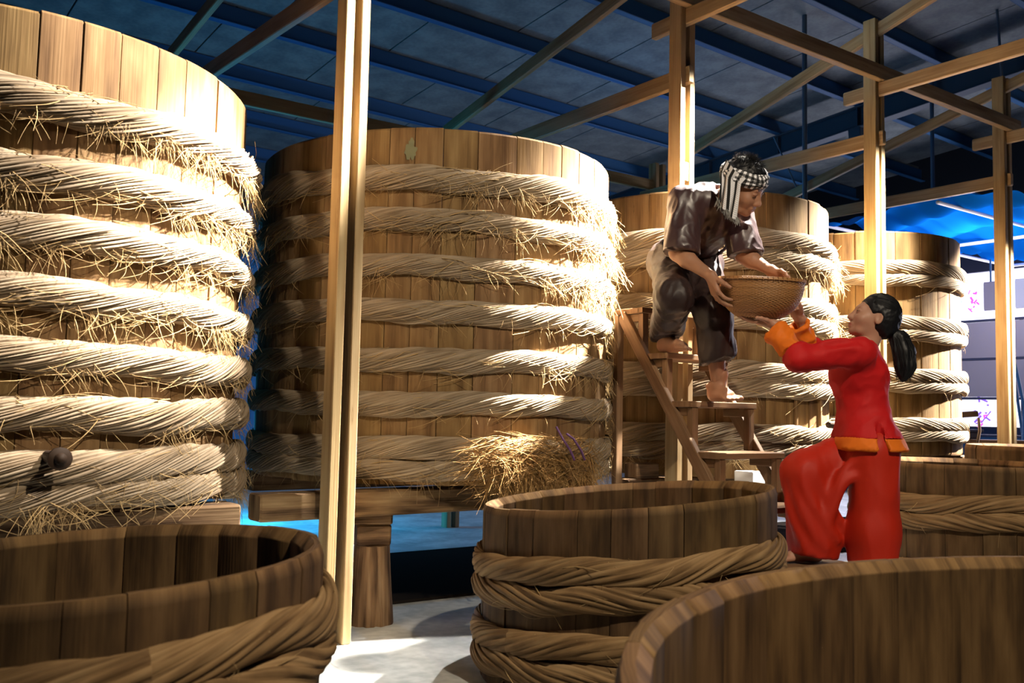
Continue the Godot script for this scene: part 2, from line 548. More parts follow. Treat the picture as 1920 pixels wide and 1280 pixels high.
# ---------------------------------------------------------------- timber frame in front of the vats
const POSTS := [1.60, 3.47, 5.19, 6.79]
func build_frame() -> void:
	var where := ["pine double post beside the fraying left vat, nearest of the frame posts", "pine double post rising behind the man on the stair", "pine double post behind the head of the woman in red", "pine double post in front of the bright screen"]
	for i in 4:
		var s: float = POSTS[i]
		var po := thing("post", where[i], "post", P(s, 0, 3.35), "double posts of the timber frame")
		var top := 3.42
		for k in [-0.0375, 0.0375]:
			timber("board", U * k, U * k + Vector3(0, top, 0) + U * R(-0.01, 0.01), 0.086, 0.038, M.pine, po, U, 1.0, 0.003)
		for h in ([2.1] if i == 1 else []):
			timber("spacer", Vector3(0, h, 0), Vector3(0, h + 0.1, 0), 0.08, 0.036, M.pine, po, U, 0.9)
	# low ties, each running back from a post
	var tl := ["pine tie beam from the near post back over the fraying left vat", "pine tie beam from the post behind the man back over the second vat", "pine tie beam from the post behind the woman's head, ending above the man's scarf", "pine tie beam carrying the edge of the blue canopy"]
	for i in 4:
		var y0 := 2.655
		var o := timber("tie_beam", P(POSTS[i], y0, 3.28), P(POSTS[i], y0 + (0.14 if i == 0 else 0.0), 5.45), 0.036, 0.09, M.pine)
		tag(o, tl[i], "beam", "low tie beams of the timber frame")
	var rl := ["sloping pine rafter above the fraying left vat, mostly out of the picture", "sloping pine rafter meeting the rim of the second vat", "sloping pine rafter crossing behind the long beam, right of the man's post", "sloping pine rafter from the post by the screen down to the third vat's rim"]
	var re := [[3.3, 3.12, 6.1], [3.35, 2.92, 5.7], [3.345, 2.90, 5.0], [3.335, 2.86, 5.3]]
	for i in 4:
		var sl: float = (re[i][1] - re[i][0]) / (re[i][2] - 3.35)
		var o := timber("rafter", P(POSTS[i], re[i][0] - sl * 0.9, 2.45), P(POSTS[i], re[i][1], re[i][2]), 0.036, 0.08, M.pine, self, Vector3.UP, 0.88)
		tag(o, rl[i], "beam", "sloping rafters of the timber frame")
	var hl := ["", "short pine cross beam at the head of the post behind the man", "long pine cross beam from the post above the woman out to the picture's right edge", "pine cross beam at the head of the post by the screen"]
	for i in range(1, 4):
		var o := timber("cross_beam", P(POSTS[i], 2.965, 3.56), P(POSTS[i], 2.975, 1.5), 0.036, 0.085, M.pine)
		tag(o, hl[i], "beam", "upper cross beams of the timber frame")
	var j := timber("long_beam", P(1.4, 3.06, 3.29), P(6.92, 3.06, 3.29), 0.045, 0.095, M.pine, self, Vector3.UP, 0.92)
	tag(j, "long weathered pine beam lying across the post heads at upper right", "beam")
	var b := timber("back_beam", P(1.55, 2.72, 5.35), P(5.24, 2.74, 5.35), 0.036, 0.085, M.pine)
	tag(b, "pale pine beam behind the vats, seen between the left vat and the near post", "beam")
	for i in [1, 2]:
		var po := thing("back_post", ["", "short pine stub post under the second vat, on the blue floor", "pine post behind the third vat, top showing left of the man's post"][i], "post", P(POSTS[i] + (0.45 if i == 1 else 0.08), 0, 6.2 if i == 1 else 5.35), "back posts of the timber frame")
		for k in [-0.0375, 0.0375]:
			timber("board", U * k, U * k + Vector3(0, 2.92, 0), 0.086, 0.038, M.pine, po, U)
# ---------------------------------------------------------------- vats and tubs
func stave(mb: MB, a0: float, a1: float, r: float, th: float, y0: float, y1: float, tilt: Vector2, col: Color, worn := 1.0) -> void:
	var first := mb.ix.size()
	var span := a1 - a0
	var g := 0.0008 / r
	var e := (0.004 if worn < 1.5 else 0.0022) / r
	var outer := [[a0 + g, -0.0025 if worn < 1.5 else -0.0012], [a0 + e, 0.0], [a0 + span * 0.33, 0.0], [a0 + span * 0.67, 0.0], [a1 - e, 0.0], [a1 - g, -0.0025 if worn < 1.5 else -0.0012]]
	var prof := []   # (angle, radius, is outer)
	for q in outer:
		prof.append([q[0], r + q[1]])
	for q in [a1 - g, a0 + span * 0.5, a0 + g]:
		prof.append([q, r - th])
	var lip := 0.008 if worn < 1.5 else 0.013
	var bevel := lip * 1.1 if worn < 1.5 else 0.022   # tub rims are worn round on the inside
	var rows := [0.0, 0.012, 1.0 - bevel * 1.25 / (y1 - y0), 1.0 - bevel / (y1 - y0), 1.0]
	var u0 := rng.randf() * 5.0
	var v0 := rng.randf() * 5.0
	var n := prof.size()
	var base := mb.v.size()
	for j in rows.size():
		var f: float = rows[j]
		var edge := lip if (j == 0 or j == rows.size() - 1) else 0.0
		for k in n + 1:
			var q = prof[k % n]
			var rr: float = q[1]
			if edge > 0.0:
				rr += -edge * (1.0 if worn < 1.5 else 0.6) if k % n < 6 else edge * (1.0 if worn < 1.5 else 1.5)
			var x := cos(q[0]) * rr
			var z := sin(q[0]) * rr
			var y: float = lerpf(y0, y1, f)
			y += (tilt.x * x + tilt.y * z) * f
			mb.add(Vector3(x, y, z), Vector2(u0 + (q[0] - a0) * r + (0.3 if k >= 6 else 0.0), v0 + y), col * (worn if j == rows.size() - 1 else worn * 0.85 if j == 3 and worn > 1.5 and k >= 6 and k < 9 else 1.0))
	for j in rows.size() - 1:
		for k in n:
			mb.quad(base + j * (n + 1) + k, base + j * (n + 1) + k + 1, base + (j + 1) * (n + 1) + k + 1, base + (j + 1) * (n + 1) + k)
	for end in 2:
		var j := 0 if end == 0 else rows.size() - 1
		var ids := []
		for k in n:
			var s := base + j * (n + 1) + k
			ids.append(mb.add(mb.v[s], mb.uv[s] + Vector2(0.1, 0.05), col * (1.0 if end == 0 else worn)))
		# outer 0..5, inner 6..8
		var pairs := [[0, 8], [1, 8], [2, 7], [3, 7], [4, 6], [5, 6]]
		for k in 5:
			var a: int = ids[pairs[k][0]]
			var b: int = ids[pairs[k + 1][0]]
			var c: int = ids[pairs[k + 1][1]]
			var d: int = ids[pairs[k][1]]
			if end == 0:
				mb.tri(a, c, b)
				if c != d:
					mb.tri(a, d, c)
			else:
				mb.tri(a, b, c)
				if c != d:
					mb.tri(a, c, d)
	mb.close(first)

func staves(parent: Node3D, count: int, r: float, th: float, y0: float, y1: float, tilt: Vector2, mt: Material, dark: float, start := 0.0, wob := 0.004, worn := 1.15, base := 0.95) -> void:
	var w := []
	var total := 0.0
	for k in count:
		w.append(R(0.7, 1.3))
		total += w[k]
	var a := start
	for k in count:
		var b: float = a + w[k] / total * TAU
		var mb := MB.new()
		var t := R(1.0 - dark, 1.0 + dark * 0.35) * base
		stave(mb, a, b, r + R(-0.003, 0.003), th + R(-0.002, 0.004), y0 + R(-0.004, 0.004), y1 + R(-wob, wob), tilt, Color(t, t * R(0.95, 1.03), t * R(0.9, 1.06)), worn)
		obj("stave", mb.mesh(), mt, parent)
		a = b

# a laid rope bent into a ring: strands run round it in long spirals with grooves between, shade painted into them
func rope_mesh(ring: float, r: float, n: int, twist: int, segs: int, seed_: int, rough := 1.0, flat := 0.6) -> ArrayMesh:
	var g := RandomNumberGenerator.new()
	g.seed = seed_
	var amp := []
	var wid := [0.0]
	for k in n:
		amp.append([g.randf_range(-0.07, 0.07) * rough, g.randf_range(0.01, 0.05) * rough, g.randi_range(5, 17), g.randf() * TAU, g.randf_range(0.72, 1.12)])
		wid.append(wid[k] + g.randf_range(0.6, 1.4))
	var pr := [0.72, 0.95, 1.0, 0.955]
	var off := [0.0, 0.17, 0.5, 0.83]
	var fr := [g.randi_range(3, 6), g.randi_range(8, 13)]
	var ph := [g.randf() * TAU, g.randf() * TAU]
	var mb := MB.new()
	var cols := n * 4
	for i in segs + 1:
		var th := TAU * i / segs
		var ct := cos(th)
		var s_t := sin(th)
		var rr := r * (1.0 + 0.05 * rough * sin(fr[0] * th + ph[0]) + 0.035 * rough * sin(fr[1] * th + ph[1]))
		var cy := 0.006 * rough * sin(fr[0] * th + ph[1]) + 0.004 * rough * sin(fr[1] * th + ph[0])
		for k in n:
			var am = amp[k]
			var bump: float = 1.0 + am[0] + am[1] * sin(am[2] * th + am[3])
			var col := Color(am[4], am[4] * 0.985, am[4] * 0.96)
			var groove_shade := Color(am[4] * 0.9, am[4] * 0.88, am[4] * 0.86)  # shade of the groove put into the vertex colour
			for j in 4:
				var phi: float = lerpf(wid[k], wid[k + 1], off[j]) / wid[n] * TAU + twist * th
				var rho: float = rr * bump * pr[j]
				var x := ring + rho * cos(phi) * flat
				mb.add(Vector3(x * ct, cy + rho * sin(phi), x * s_t), Vector2(k * 0.37 + off[j] * 0.05, th * ring), col if j > 0 else groove_shade)
	for i in segs:
		for q in cols:
			var q1 := (q + 1) % cols
			mb.quad(i * cols + q, i * cols + q1, (i + 1) * cols + q1, (i + 1) * cols + q)
	mb.close()
	return mb.smooth_mesh()

var straw_meshes := []
func straw_mesh(bend: float, seed_: int) -> ArrayMesh:   # one loose straw of unit length along +x, bending towards -y
	var g := RandomNumberGenerator.new()
	g.seed = seed_
	var pts := []
	var rad := []
	var kink := g.randf_range(-0.06, 0.06)
	for i in 7:
		var f := i / 6.0
		pts.append(Vector3(f * (1.0 - 0.25 * bend * f), -bend * f * f, kink * 1.6 * sin(f * 4.0)))
		rad.append(0.0011 * (1.0 - 0.6 * f))
	var mb := MB.new()
	tube(mb, pts, rad, 3, Color.WHITE, false)
	for i in 7:   # the copies are scaled to a tenth of this length, so thicken across
		for k in 3:
			var p := mb.v[i * 3 + k]
			p.y = pts[i].y + (p.y - pts[i].y) * 9.0
			p.z = pts[i].z + (p.z - pts[i].z) * 9.0
			mb.v[i * 3 + k] = p
	return mb.mesh()

# loose straw on a rope ring of the given size; dens = straws per metre, fray = how far they hang out
func fray(hoop: MeshInstance3D, ring: float, r: float, dens: float, fray_: float, tilt: Vector2, from := 0.0, to := TAU, seed_ := 1, called := "loose_straw", mt: Material = null) -> void:
	if straw_meshes.is_empty():
		for k in 4:
			straw_meshes.append(straw_mesh([0.04, 0.13, 0.26, 0.45][k], 70 + k))
	var g := RandomNumberGenerator.new()
	g.seed = seed_
	var count := int(dens * ring * absf(to - from))
	var per := count / 4 + 1
	var clumps := []
	for k in int(14 * absf(to - from) / TAU) + 1:
		clumps.append([g.randf_range(from, to), g.randf_range(0.02, 0.10)])
	for variant in 4:
		var mm := MultiMesh.new()
		mm.transform_format = MultiMesh.TRANSFORM_3D
		mm.use_colors = true
		mm.mesh = straw_meshes[variant]
		mm.instance_count = per
		for i in per:
			var th := g.randf_range(from, to)
			var hang := g.randf() < 0.5
			if hang and g.randf() < 0.65:
				var c = clumps[g.randi() % clumps.size()]
				th = c[0] + g.randfn(0.0, c[1])
			var er := Vector3(cos(th), 0, sin(th))
			var et := Vector3(-sin(th), 0, cos(th))
			var phi := g.randf_range(-1.5, 1.7)
			var L := g.randf_range(0.06, 0.2)
			var dir: Vector3
			if hang:
				phi = g.randf_range(-1.6, -0.2)
				L = g.randf_range(0.035, 0.14) * fray_
				dir = (er * g.randf_range(0.05, 0.6) + Vector3.DOWN * g.randf_range(0.4, 1.2) + et * g.randfn(-0.15, 0.65)).normalized()
			else:
				dir = (et * (1.0 if g.randf() < 0.75 else -1.0) + Vector3.UP * g.randfn(-0.32, 0.3) + er * g.randf_range(-0.02, 0.25) * fray_).normalized()
			var nrm := er * cos(phi) + Vector3.UP * sin(phi)
			var p := er * (ring + cos(phi) * r * 0.6) + Vector3.UP * sin(phi) * r
			p.y += (tilt.x * p.x + tilt.y * p.z)
			var up := (Vector3.UP - dir * dir.y).normalized() if hang else (nrm - dir * nrm.dot(dir)).normalized()
			var side := dir.cross(up).normalized()
			up = side.cross(dir)
			if hang:
				up = up.rotated(dir, g.randf_range(-1.2, 1.2))
				side = dir.cross(up)
			var wd := g.randf_range(0.7, 1.5)
			mm.set_instance_transform(i, Transform3D(Basis(dir * L, up * L, side * L * wd), p))
			var k := g.randf_range(0.75, 1.15)
			mm.set_instance_color(i, Color(k, k * 0.97, k * 0.9))
		var o := MultiMeshInstance3D.new()
		o.name = called
		o.multimesh = mm
		o.material_override = mt if mt else M.straw
		o.set_meta("kind", "stuff")
		hoop.add_child(o, true)

func hoop(parent: Node3D, mesh: ArrayMesh, y: float, tilt: Vector2, scale_ := 1.0, turn := 0.0) -> MeshInstance3D:
	var o := obj("rope_hoop", mesh, M.rope, parent)
	# lean the ring with the tub's rim
	var up := Vector3(-tilt.x, 1, -tilt.y).normalized()
	var x := Vector3(1, tilt.x, 0).normalized()
	var z := x.cross(up).normalized()
	o.transform = Transform3D(Basis(x, up, z) * Basis(Vector3.UP, turn) * Basis.from_scale(Vector3(scale_, 1, scale_)), Vector3(0, y, 0))
	return o

func disc(r: float, th: float) -> ArrayMesh:
	var mb := MB.new()
	tube(mb, [Vector3.ZERO, Vector3(0, th, 0)], [r, r], 32)
	return mb.mesh()

func build_vats() -> void:
	# fraying near vat
	var v := thing("vat", "huge wooden vat at left edge bound with eight shaggy fraying straw ropes", "vat", Vector3(-2.0, 0, -3.56), "large rope-bound vats")
	staves(v, 36, 0.91, 0.055, 0.56, 2.11, Vector2.ZERO, M.vat_wood, 0.13, 0.2)
	obj("bottom_board", disc(0.86, 0.04), M.vat_wood, v).position.y = 0.6
	var m1 := [rope_mesh(0.93, 0.06, 30, -6, 230, 101, 1.5, 0.8), rope_mesh(0.93, 0.053, 32, -6, 230, 102, 1.4, 0.75), rope_mesh(0.93, 0.05, 30, -6, 230, 103, 1.5, 0.75)]
	var ys := [1.825, 1.605, 1.413, 1.22, 1.037, 0.867, 0.70, 0.612]
	for k in 8:
		var h := hoop(v, m1[[0, 1, 1, 1, 1, 1, 1, 2][k]], ys[k], Vector2.ZERO, 1.0, k * 1.7 + 0.4)
		fray(h, 0.93, 0.054, [300.0, 280.0, 260.0, 260.0, 180.0, 180.0, 170.0, 240.0][k], [1.0, 1.0, 0.9, 1.1, 0.8, 0.9, 0.8, 1.0][k], Vector2.ZERO, 0, TAU, 200 + k)
	var mb := MB.new()
	var pa := deg_to_rad(50)
	var pd := Vector3(cos(pa), 0, sin(pa))
	tube(mb, [pd * 0.95, pd * 1.06, pd * 1.1], [0.02, 0.022, 0.016], 10)
	tube(mb, [pd * 1.07, pd * 1.085], [0.034, 0.034], 12)
	obj("peg", mb.mesh(), M.peg_wood, v).position.y = 0.735

	# second vat
	v = thing("vat", "wooden vat in the middle with eight twisted ropes, partly behind the near post", "vat", Vector3(-0.40, 0, -4.82), "large rope-bound vats")
	staves(v, 40, 0.885, 0.055, 0.585, 2.11, Vector2(0.012, 0.0), M.vat_wood, 0.15, 0.5)
	obj("bottom_board", disc(0.84, 0.04), M.vat_wood, v).position.y = 0.62
	var m2 := [rope_mesh(0.898, 0.056, 28, -6, 230, 111, 1.3, 0.55), rope_mesh(0.896, 0.05, 26, -6, 230, 112, 1.0, 0.52), rope_mesh(0.896, 0.046, 22, -6, 230, 113, 1.0, 0.52)]
	ys = [1.89, 1.705, 1.51, 1.318, 1.112, 0.925, 0.735, 0.652]
	for k in 8:
		var h := hoop(v, m2[[0, 1, 1, 1, 1, 1, 1, 2][k]], ys[k], Vector2.ZERO, 1.0, k * 1.3 + 0.2)
		fray(h, 0.895, 0.05, [190.0, 150.0, 130.0, 70.0, 80.0, 40.0, 50.0, 60.0][k], [1.0, 0.9, 0.9, 0.7, 0.8, 0.7, 0.7, 0.8][k], Vector2.ZERO, 0, TAU, 300 + k)
		# the lit right side is the shaggiest
		fray(h, 0.895, 0.051, [260.0, 260.0, 240.0, 120.0, 160.0, 110.0, 60.0, 60.0][k], [1.3, 1.3, 1.3, 1.0, 1.1, 0.9, 0.8, 0.8][k], Vector2.ZERO, -0.35 + k * 1.3 + 0.2, 0.75 + k * 1.3 + 0.2, 330 + k)
		if k >= 6:   # ends of the bottom ropes lashed into a straw bundle
			fray(h, 0.915, 0.06, 1700.0, 1.35, Vector2.ZERO, 0.60 + k * 1.3 + 0.2, 1.25 + k * 1.3 + 0.2, 360 + k, "straw_bundle", M.gold_straw)
	mb = MB.new()
	for q in [[0.93, 0.03], [0.87, 0.0]]:
		var e := Vector3(cos(q[0]), 0, sin(q[0]))
		tube(mb, [e * 1.0 + Vector3(0, 0.81 + q[1], 0), e * 1.03 + Vector3(0.01, 0.79, 0), e * 1.02 + Vector3(0.05, 0.74, 0), e * 1.0 + Vector3(0.08, 0.70, 0)], [0.005, 0.005, 0.005, 0.005], 6)
	obj("purple_cord", mb.mesh(), M.purple_cord, v).set_meta("label", "thin purple cord tying the straw bundle")

	smear(v, 0.8885, 1.63, 2.01, 0.03, 0.06, 3, M.teal_smear, "faded teal paint smear")
	smear(v, 0.8885, 1.86, 1.98, 0.006, 0.07, 4, M.red_smear, "thin red paint streak")
	# third vat
	v = thing("vat", "wooden vat behind the man and stair with paired ropes and a blazing lit right side", "vat", Vector3(1.13, 0, -5.69), "large rope-bound vats")
	staves(v, 36, 0.765, 0.05, 0.58, 2.11, Vector2.ZERO, M.vat_wood, 0.13, 0.3)
	obj("bottom_board", disc(0.72, 0.04), M.vat_wood, v).position.y = 0.62
	var m3 := [rope_mesh(0.785, 0.054, 20, -5, 190, 121, 1.1), rope_mesh(0.785, 0.05, 20, -5, 190, 122, 0.9)]
	ys = [1.853, 1.748, 1.503, 1.403, 1.14, 1.052, 0.812, 0.722]
	for k in 8:
		var h := hoop(v, m3[0 if k < 4 else 1], ys[k], Vector2.ZERO, 1.0, k * 2.1)
		fray(h, 0.785, 0.052, [60.0, 90.0, 80.0, 60.0, 40.0, 20.0, 50.0, 120.0][k], [0.8, 1.0, 0.9, 0.8, 0.6, 0.6, 0.7, 1.0][k], Vector2.ZERO, 0, TAU, 400 + k)
		if k < 4:
			fray(h, 0.785, 0.052, 170.0, 1.2, Vector2.ZERO, -0.3 + k * 2.1, 0.6 + k * 2.1, 430 + k)
	mb = MB.new()
	var ea := Vector3(cos(0.72), 0, sin(0.72))
	var et := Vector3(-sin(0.72), 0, cos(0.72))
	tube(mb, [ea * 0.86 + et * 0.09, ea * 0.87 + et * 0.02, ea * 0.86 - et * 0.07], [0.018, 0.022, 0.02], 8)
	obj("peg", mb.mesh(), M.peg_wood, v).position.y = 0.868
	mb = MB.new()
	var pc := []
	var rc := []
	for i in 9:
		var f := i / 8.0
		pc.append(ea * (0.88 + 0.02 * sin(f * PI)) + et * lerpf(0.2, -0.1, f) + Vector3(0, 0.87 + 0.03 * sin(f * TAU * 0.8), 0))
		rc.append(0.003)
	tube(mb, pc, rc, 5)
	obj("tie_cord", mb.mesh(), M.pale_cord, v)
	for q in [0.72, 1.02]:   # thin battens on the staves
		var e := Vector3(cos(q), 0, sin(q))
		timber("batten", e * 0.775 + Vector3(0, 0.86, 0), e * 0.775 + Vector3(0, 1.02, 0), 0.02, 0.02, M.vat_wood, v, e)

	# fourth vat
	v = thing("vat", "farthest wooden vat behind the woman in red, neat rope pairs, beside the bright screen", "vat", Vector3(2.44, 0, -6.57), "large rope-bound vats")
	staves(v, 32, 0.66, 0.05, 0.68, 2.11, Vector2.ZERO, M.vat_wood, 0.13, 0.1)
	obj("bottom_board", disc(0.62, 0.04), M.vat_wood, v).position.y = 0.72
	var m4 := [rope_mesh(0.678, 0.045, 18, 5, 170, 131, 0.8), rope_mesh(0.678, 0.042, 18, -5, 170, 132, 0.8)]
	ys = [1.872, 1.795, 1.516, 1.438, 1.186, 1.118, 0.875, 0.808]
	for k in 8:
		var h := hoop(v, m4[k % 2], ys[k], Vector2.ZERO, 1.0, k * 1.9)
		fray(h, 0.678, 0.045, 10.0, 0.5, Vector2.ZERO, 0, TAU, 500 + k)
	mb = MB.new()
	for q in [0.45, 0.36]:
		var e := Vector3(cos(q), 0, sin(q))
		tube(mb, [e * 0.76 + Vector3(0, 0.93, 0), e * 0.765 + Vector3(0, 0.84, 0), e * 0.75 + Vector3(0, 0.76, 0)], [0.007, 0.008, 0.007], 6)
	obj("tie_cord", mb.mesh(), M.peg_wood, v)

	build_supports()

# an old smear of paint on the staves: a thin irregular patch that follows the curve
func smear(parent: Node3D, r: float, a: float, y: float, w: float, h: float, seed_: int, mt: Material, label: String) -> void:
	var g := FastNoiseLite.new()
	g.seed = seed_
	g.frequency = 0.9
	var mb := MB.new()
	var c := mb.add(Vector3(cos(a) * r, y, sin(a) * r))
	for k in 28:
		var t := TAU * k / 28
		var q := 0.75 + 0.5 * g.get_noise_2d(cos(t) * 2.0, sin(t) * 2.0)
		var b := a + cos(t) * w * q / r
		mb.add(Vector3(cos(b) * r, y + sin(t) * h * q, sin(b) * r))
	for k in 28:
		mb.tri(c, c + 1 + (k + 1) % 28, c + 1 + k)
	obj("paint_smear", mb.mesh(), mt, parent).set_meta("label", label)

func block(parent: Node, called: String, a: Vector3, b: Vector3, w: float, h: float, mt: Material, tint := 1.0) -> MeshInstance3D:
	return timber(called, a, b, w, h, mt, parent, Vector3.UP, tint, 0.008)

func stump(r0: float, r1: float, h: float, seed_: int) -> ArrayMesh:
	var g := FastNoiseLite.new()
	g.seed = seed_
	g.frequency = 1.2
	var mb := MB.new()
	var n := 40
	for j in 9:
		var f := j / 8.0
		for k in n + 1:
			var a := TAU * (k % n) / n
			var crack := -0.016 * exp(-pow((fmod(a + 0.15 * sin(f * 3.0), TAU) - 1.1) / 0.05, 2.0)) - 0.012 * exp(-pow((a - 1.75 - 0.1 * f) / 0.04, 2.0))
			var r := lerpf(r0, r1, f) * (1.0 + 0.07 * g.get_noise_3d(cos(a) * 2.0, f * 0.8, sin(a) * 2.0)) + crack
			mb.add(Vector3(cos(a) * r, f * h, sin(a) * r), Vector2(a * 0.12, f * h), Color.WHITE)
	for j in 8:
		for k in n:
			mb.quad(j * (n + 1) + k, j * (n + 1) + k + 1, (j + 1) * (n + 1) + k + 1, (j + 1) * (n + 1) + k)
	for end in 2:
		var m := mb.add(Vector3(0, end * h, 0), Vector2(0.5, 0.5))
		var base := mb.v.size()
		for k in n:
			var p := mb.v[(8 * (n + 1) if end else 0) + k]
			mb.add(p, Vector2(p.x, p.z) * 3.0)
		for k in n:
			if end:
				mb.tri(m, base + k, base + (k + 1) % n)
			else:
				mb.tri(m, base + (k + 1) % n, base + k)
	mb.close()
	return mb.mesh()

func build_supports() -> void:
	var o := block(self, "bearer_beam", Vector3(-0.97, 0.515, -3.60), Vector3(0.36, 0.515, -4.62), 0.12, 0.105, M.old_timber, 1.05)
	tag(o, "thick timber bearer under the front of the second vat, passing behind the near post", "beam")
	o = block(self, "bearer_log", Vector3(-1.62, 0.49, -2.95), Vector3(-1.0, 0.49, -3.43), 0.16, 0.12, M.old_timber, 1.1)
	tag(o, "squared log end under the fraying left vat, just left of the bearer beam", "beam")
	o = block(self, "bearer_beam", P(1.7, 0.53, 4.6), P(3.5, 0.53, 4.6), 0.14, 0.1, M.old_timber)
	tag(o, "rear timber bearer in shade under the second vat", "beam")
	# the stack that carries the bearer: stump, block, wedge
	var at := Vector3(-0.575, 0, -4.02)
	var st := obj("stump", stump(0.098, 0.074, 0.325, 5), M.old_timber)
	st.position = at
	tag(st, "cracked tree stump on the floor behind the near post, bottom of the support stack", "stump")
	o = block(self, "support_block", at + Vector3(-0.075, 0.37, 0.03), at + Vector3(0.06, 0.37, -0.03), 0.12, 0.09, M.old_timber, 0.95)
	tag(o, "split wooden block lying on the cracked stump", "block")
	o = block(self, "support_wedge", at + Vector3(-0.09, 0.438, 0.02), at + Vector3(0.07, 0.438, -0.03), 0.13, 0.046, M.old_timber, 1.15)
	tag(o, "thin pale wood wedge between the bearer beam and the split block", "wedge")
	for q in [[-1.42, -3.1, "stump under the fraying left vat, hidden behind the near tub"], [0.2, -4.62, "stump under the right end of the second vat's bearer"]]:
		var s2 := obj("stump", stump(0.08, 0.07, 0.425, 8), M.old_timber)
		s2.position = Vector3(q[0], 0, q[1])
		tag(s2, q[2], "stump")
	# rear legs and bearers of the two farther vats
	o = block(self, "bearer_beam", P(3.22, 0.53, 3.5), P(4.95, 0.53, 3.5), 0.12, 0.1, M.old_timber, 0.8)
	tag(o, "dark timber bearer under the third vat, behind the stair", "beam")
	o = block(self, "bearer_beam", Vector3(2.2, 0.635, -5.98), Vector3(3.12, 0.635, -6.35), 0.1, 0.08, M.old_timber, 1.15)
	tag(o, "pale timber bearer poking out under the farthest vat's right side", "beam")
	for q in [[P(3.6, 0, 3.5), "squat timber prop under the left end of the third vat's bearer"], [P(4.8, 0, 3.5), "squat timber prop under the right end of the third vat's bearer"]]:
		o = block(self, "timber_prop", q[0], q[0] + Vector3(0, 0.48, 0), 0.12, 0.12, M.old_timber, 0.8)
		tag(o, q[1], "prop")
	o = block(self, "timber_prop", Vector3(2.98, 0, -6.28), Vector3(2.98, 0.595, -6.28), 0.07, 0.06, M.old_timber, 1.1)
	tag(o, "short timber prop under the farthest vat's pale bearer", "prop")

func tub(called_label: String, at: Vector3, r: float, h: float, tilt: Vector2, count: int, hoops: Array, dark: float, mesh_a: ArrayMesh, mesh_b: ArrayMesh, ring: float, hoop_tilt: Vector2, th := 0.04) -> Node3D:
	var v := thing("tub", called_label, "tub", at, "open wooden tubs on the floor")
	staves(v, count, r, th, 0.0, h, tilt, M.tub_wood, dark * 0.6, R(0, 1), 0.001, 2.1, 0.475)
	obj("bottom_board", disc(r - th + 0.005, 0.03), M.tub_wood, v).position.y = 0.06
	var rr := 0.042 if ring < 0.9 else 0.04
	for y in hoops:
		var a := hoop(v, mesh_a, y + rr * 0.95, hoop_tilt, (r + 0.013) / ring, R(0, TAU))
		var b := hoop(v, mesh_b, y - rr * 0.95, hoop_tilt, (r + 0.013) / ring, R(0, TAU))
		a.material_override = M.cane_rope
		b.material_override = M.cane_rope
		fray(a, ring, 0.042, 6.0, 0.5, Vector2.ZERO, 0, TAU, int(y * 1000) + 7)
		fray(b, ring, 0.042, 6.0, 0.5, Vector2.ZERO, 0, TAU, int(y * 1000) + 8)
	return v

func build_tubs() -> void:
	var ra := rope_mesh(0.56, 0.044, 11, -4, 190, 141, 1.2)
	var rb := rope_mesh(0.56, 0.044, 11, 4, 190, 142, 1.2)
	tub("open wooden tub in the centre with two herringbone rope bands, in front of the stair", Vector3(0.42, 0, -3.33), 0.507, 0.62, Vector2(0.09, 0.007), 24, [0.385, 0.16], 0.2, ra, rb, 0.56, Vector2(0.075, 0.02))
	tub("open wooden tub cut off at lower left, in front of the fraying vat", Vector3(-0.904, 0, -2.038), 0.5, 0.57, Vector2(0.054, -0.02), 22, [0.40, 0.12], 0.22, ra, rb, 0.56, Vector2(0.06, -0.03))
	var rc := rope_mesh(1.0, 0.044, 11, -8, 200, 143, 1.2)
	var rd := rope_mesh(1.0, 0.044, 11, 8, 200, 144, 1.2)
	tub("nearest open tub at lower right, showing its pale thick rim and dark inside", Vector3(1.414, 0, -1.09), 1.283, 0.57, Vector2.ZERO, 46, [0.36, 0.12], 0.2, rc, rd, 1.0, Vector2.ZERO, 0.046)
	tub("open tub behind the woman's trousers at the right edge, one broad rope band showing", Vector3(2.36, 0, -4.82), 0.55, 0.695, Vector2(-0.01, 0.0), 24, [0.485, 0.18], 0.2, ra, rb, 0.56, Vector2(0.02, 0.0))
	tub("farthest small open tub, only its rim showing below the post by the screen", Vector3(3.27, 0, -5.6), 0.5, 0.765, Vector2.ZERO, 20, [0.5], 0.2, ra, rb, 0.56, Vector2.ZERO)
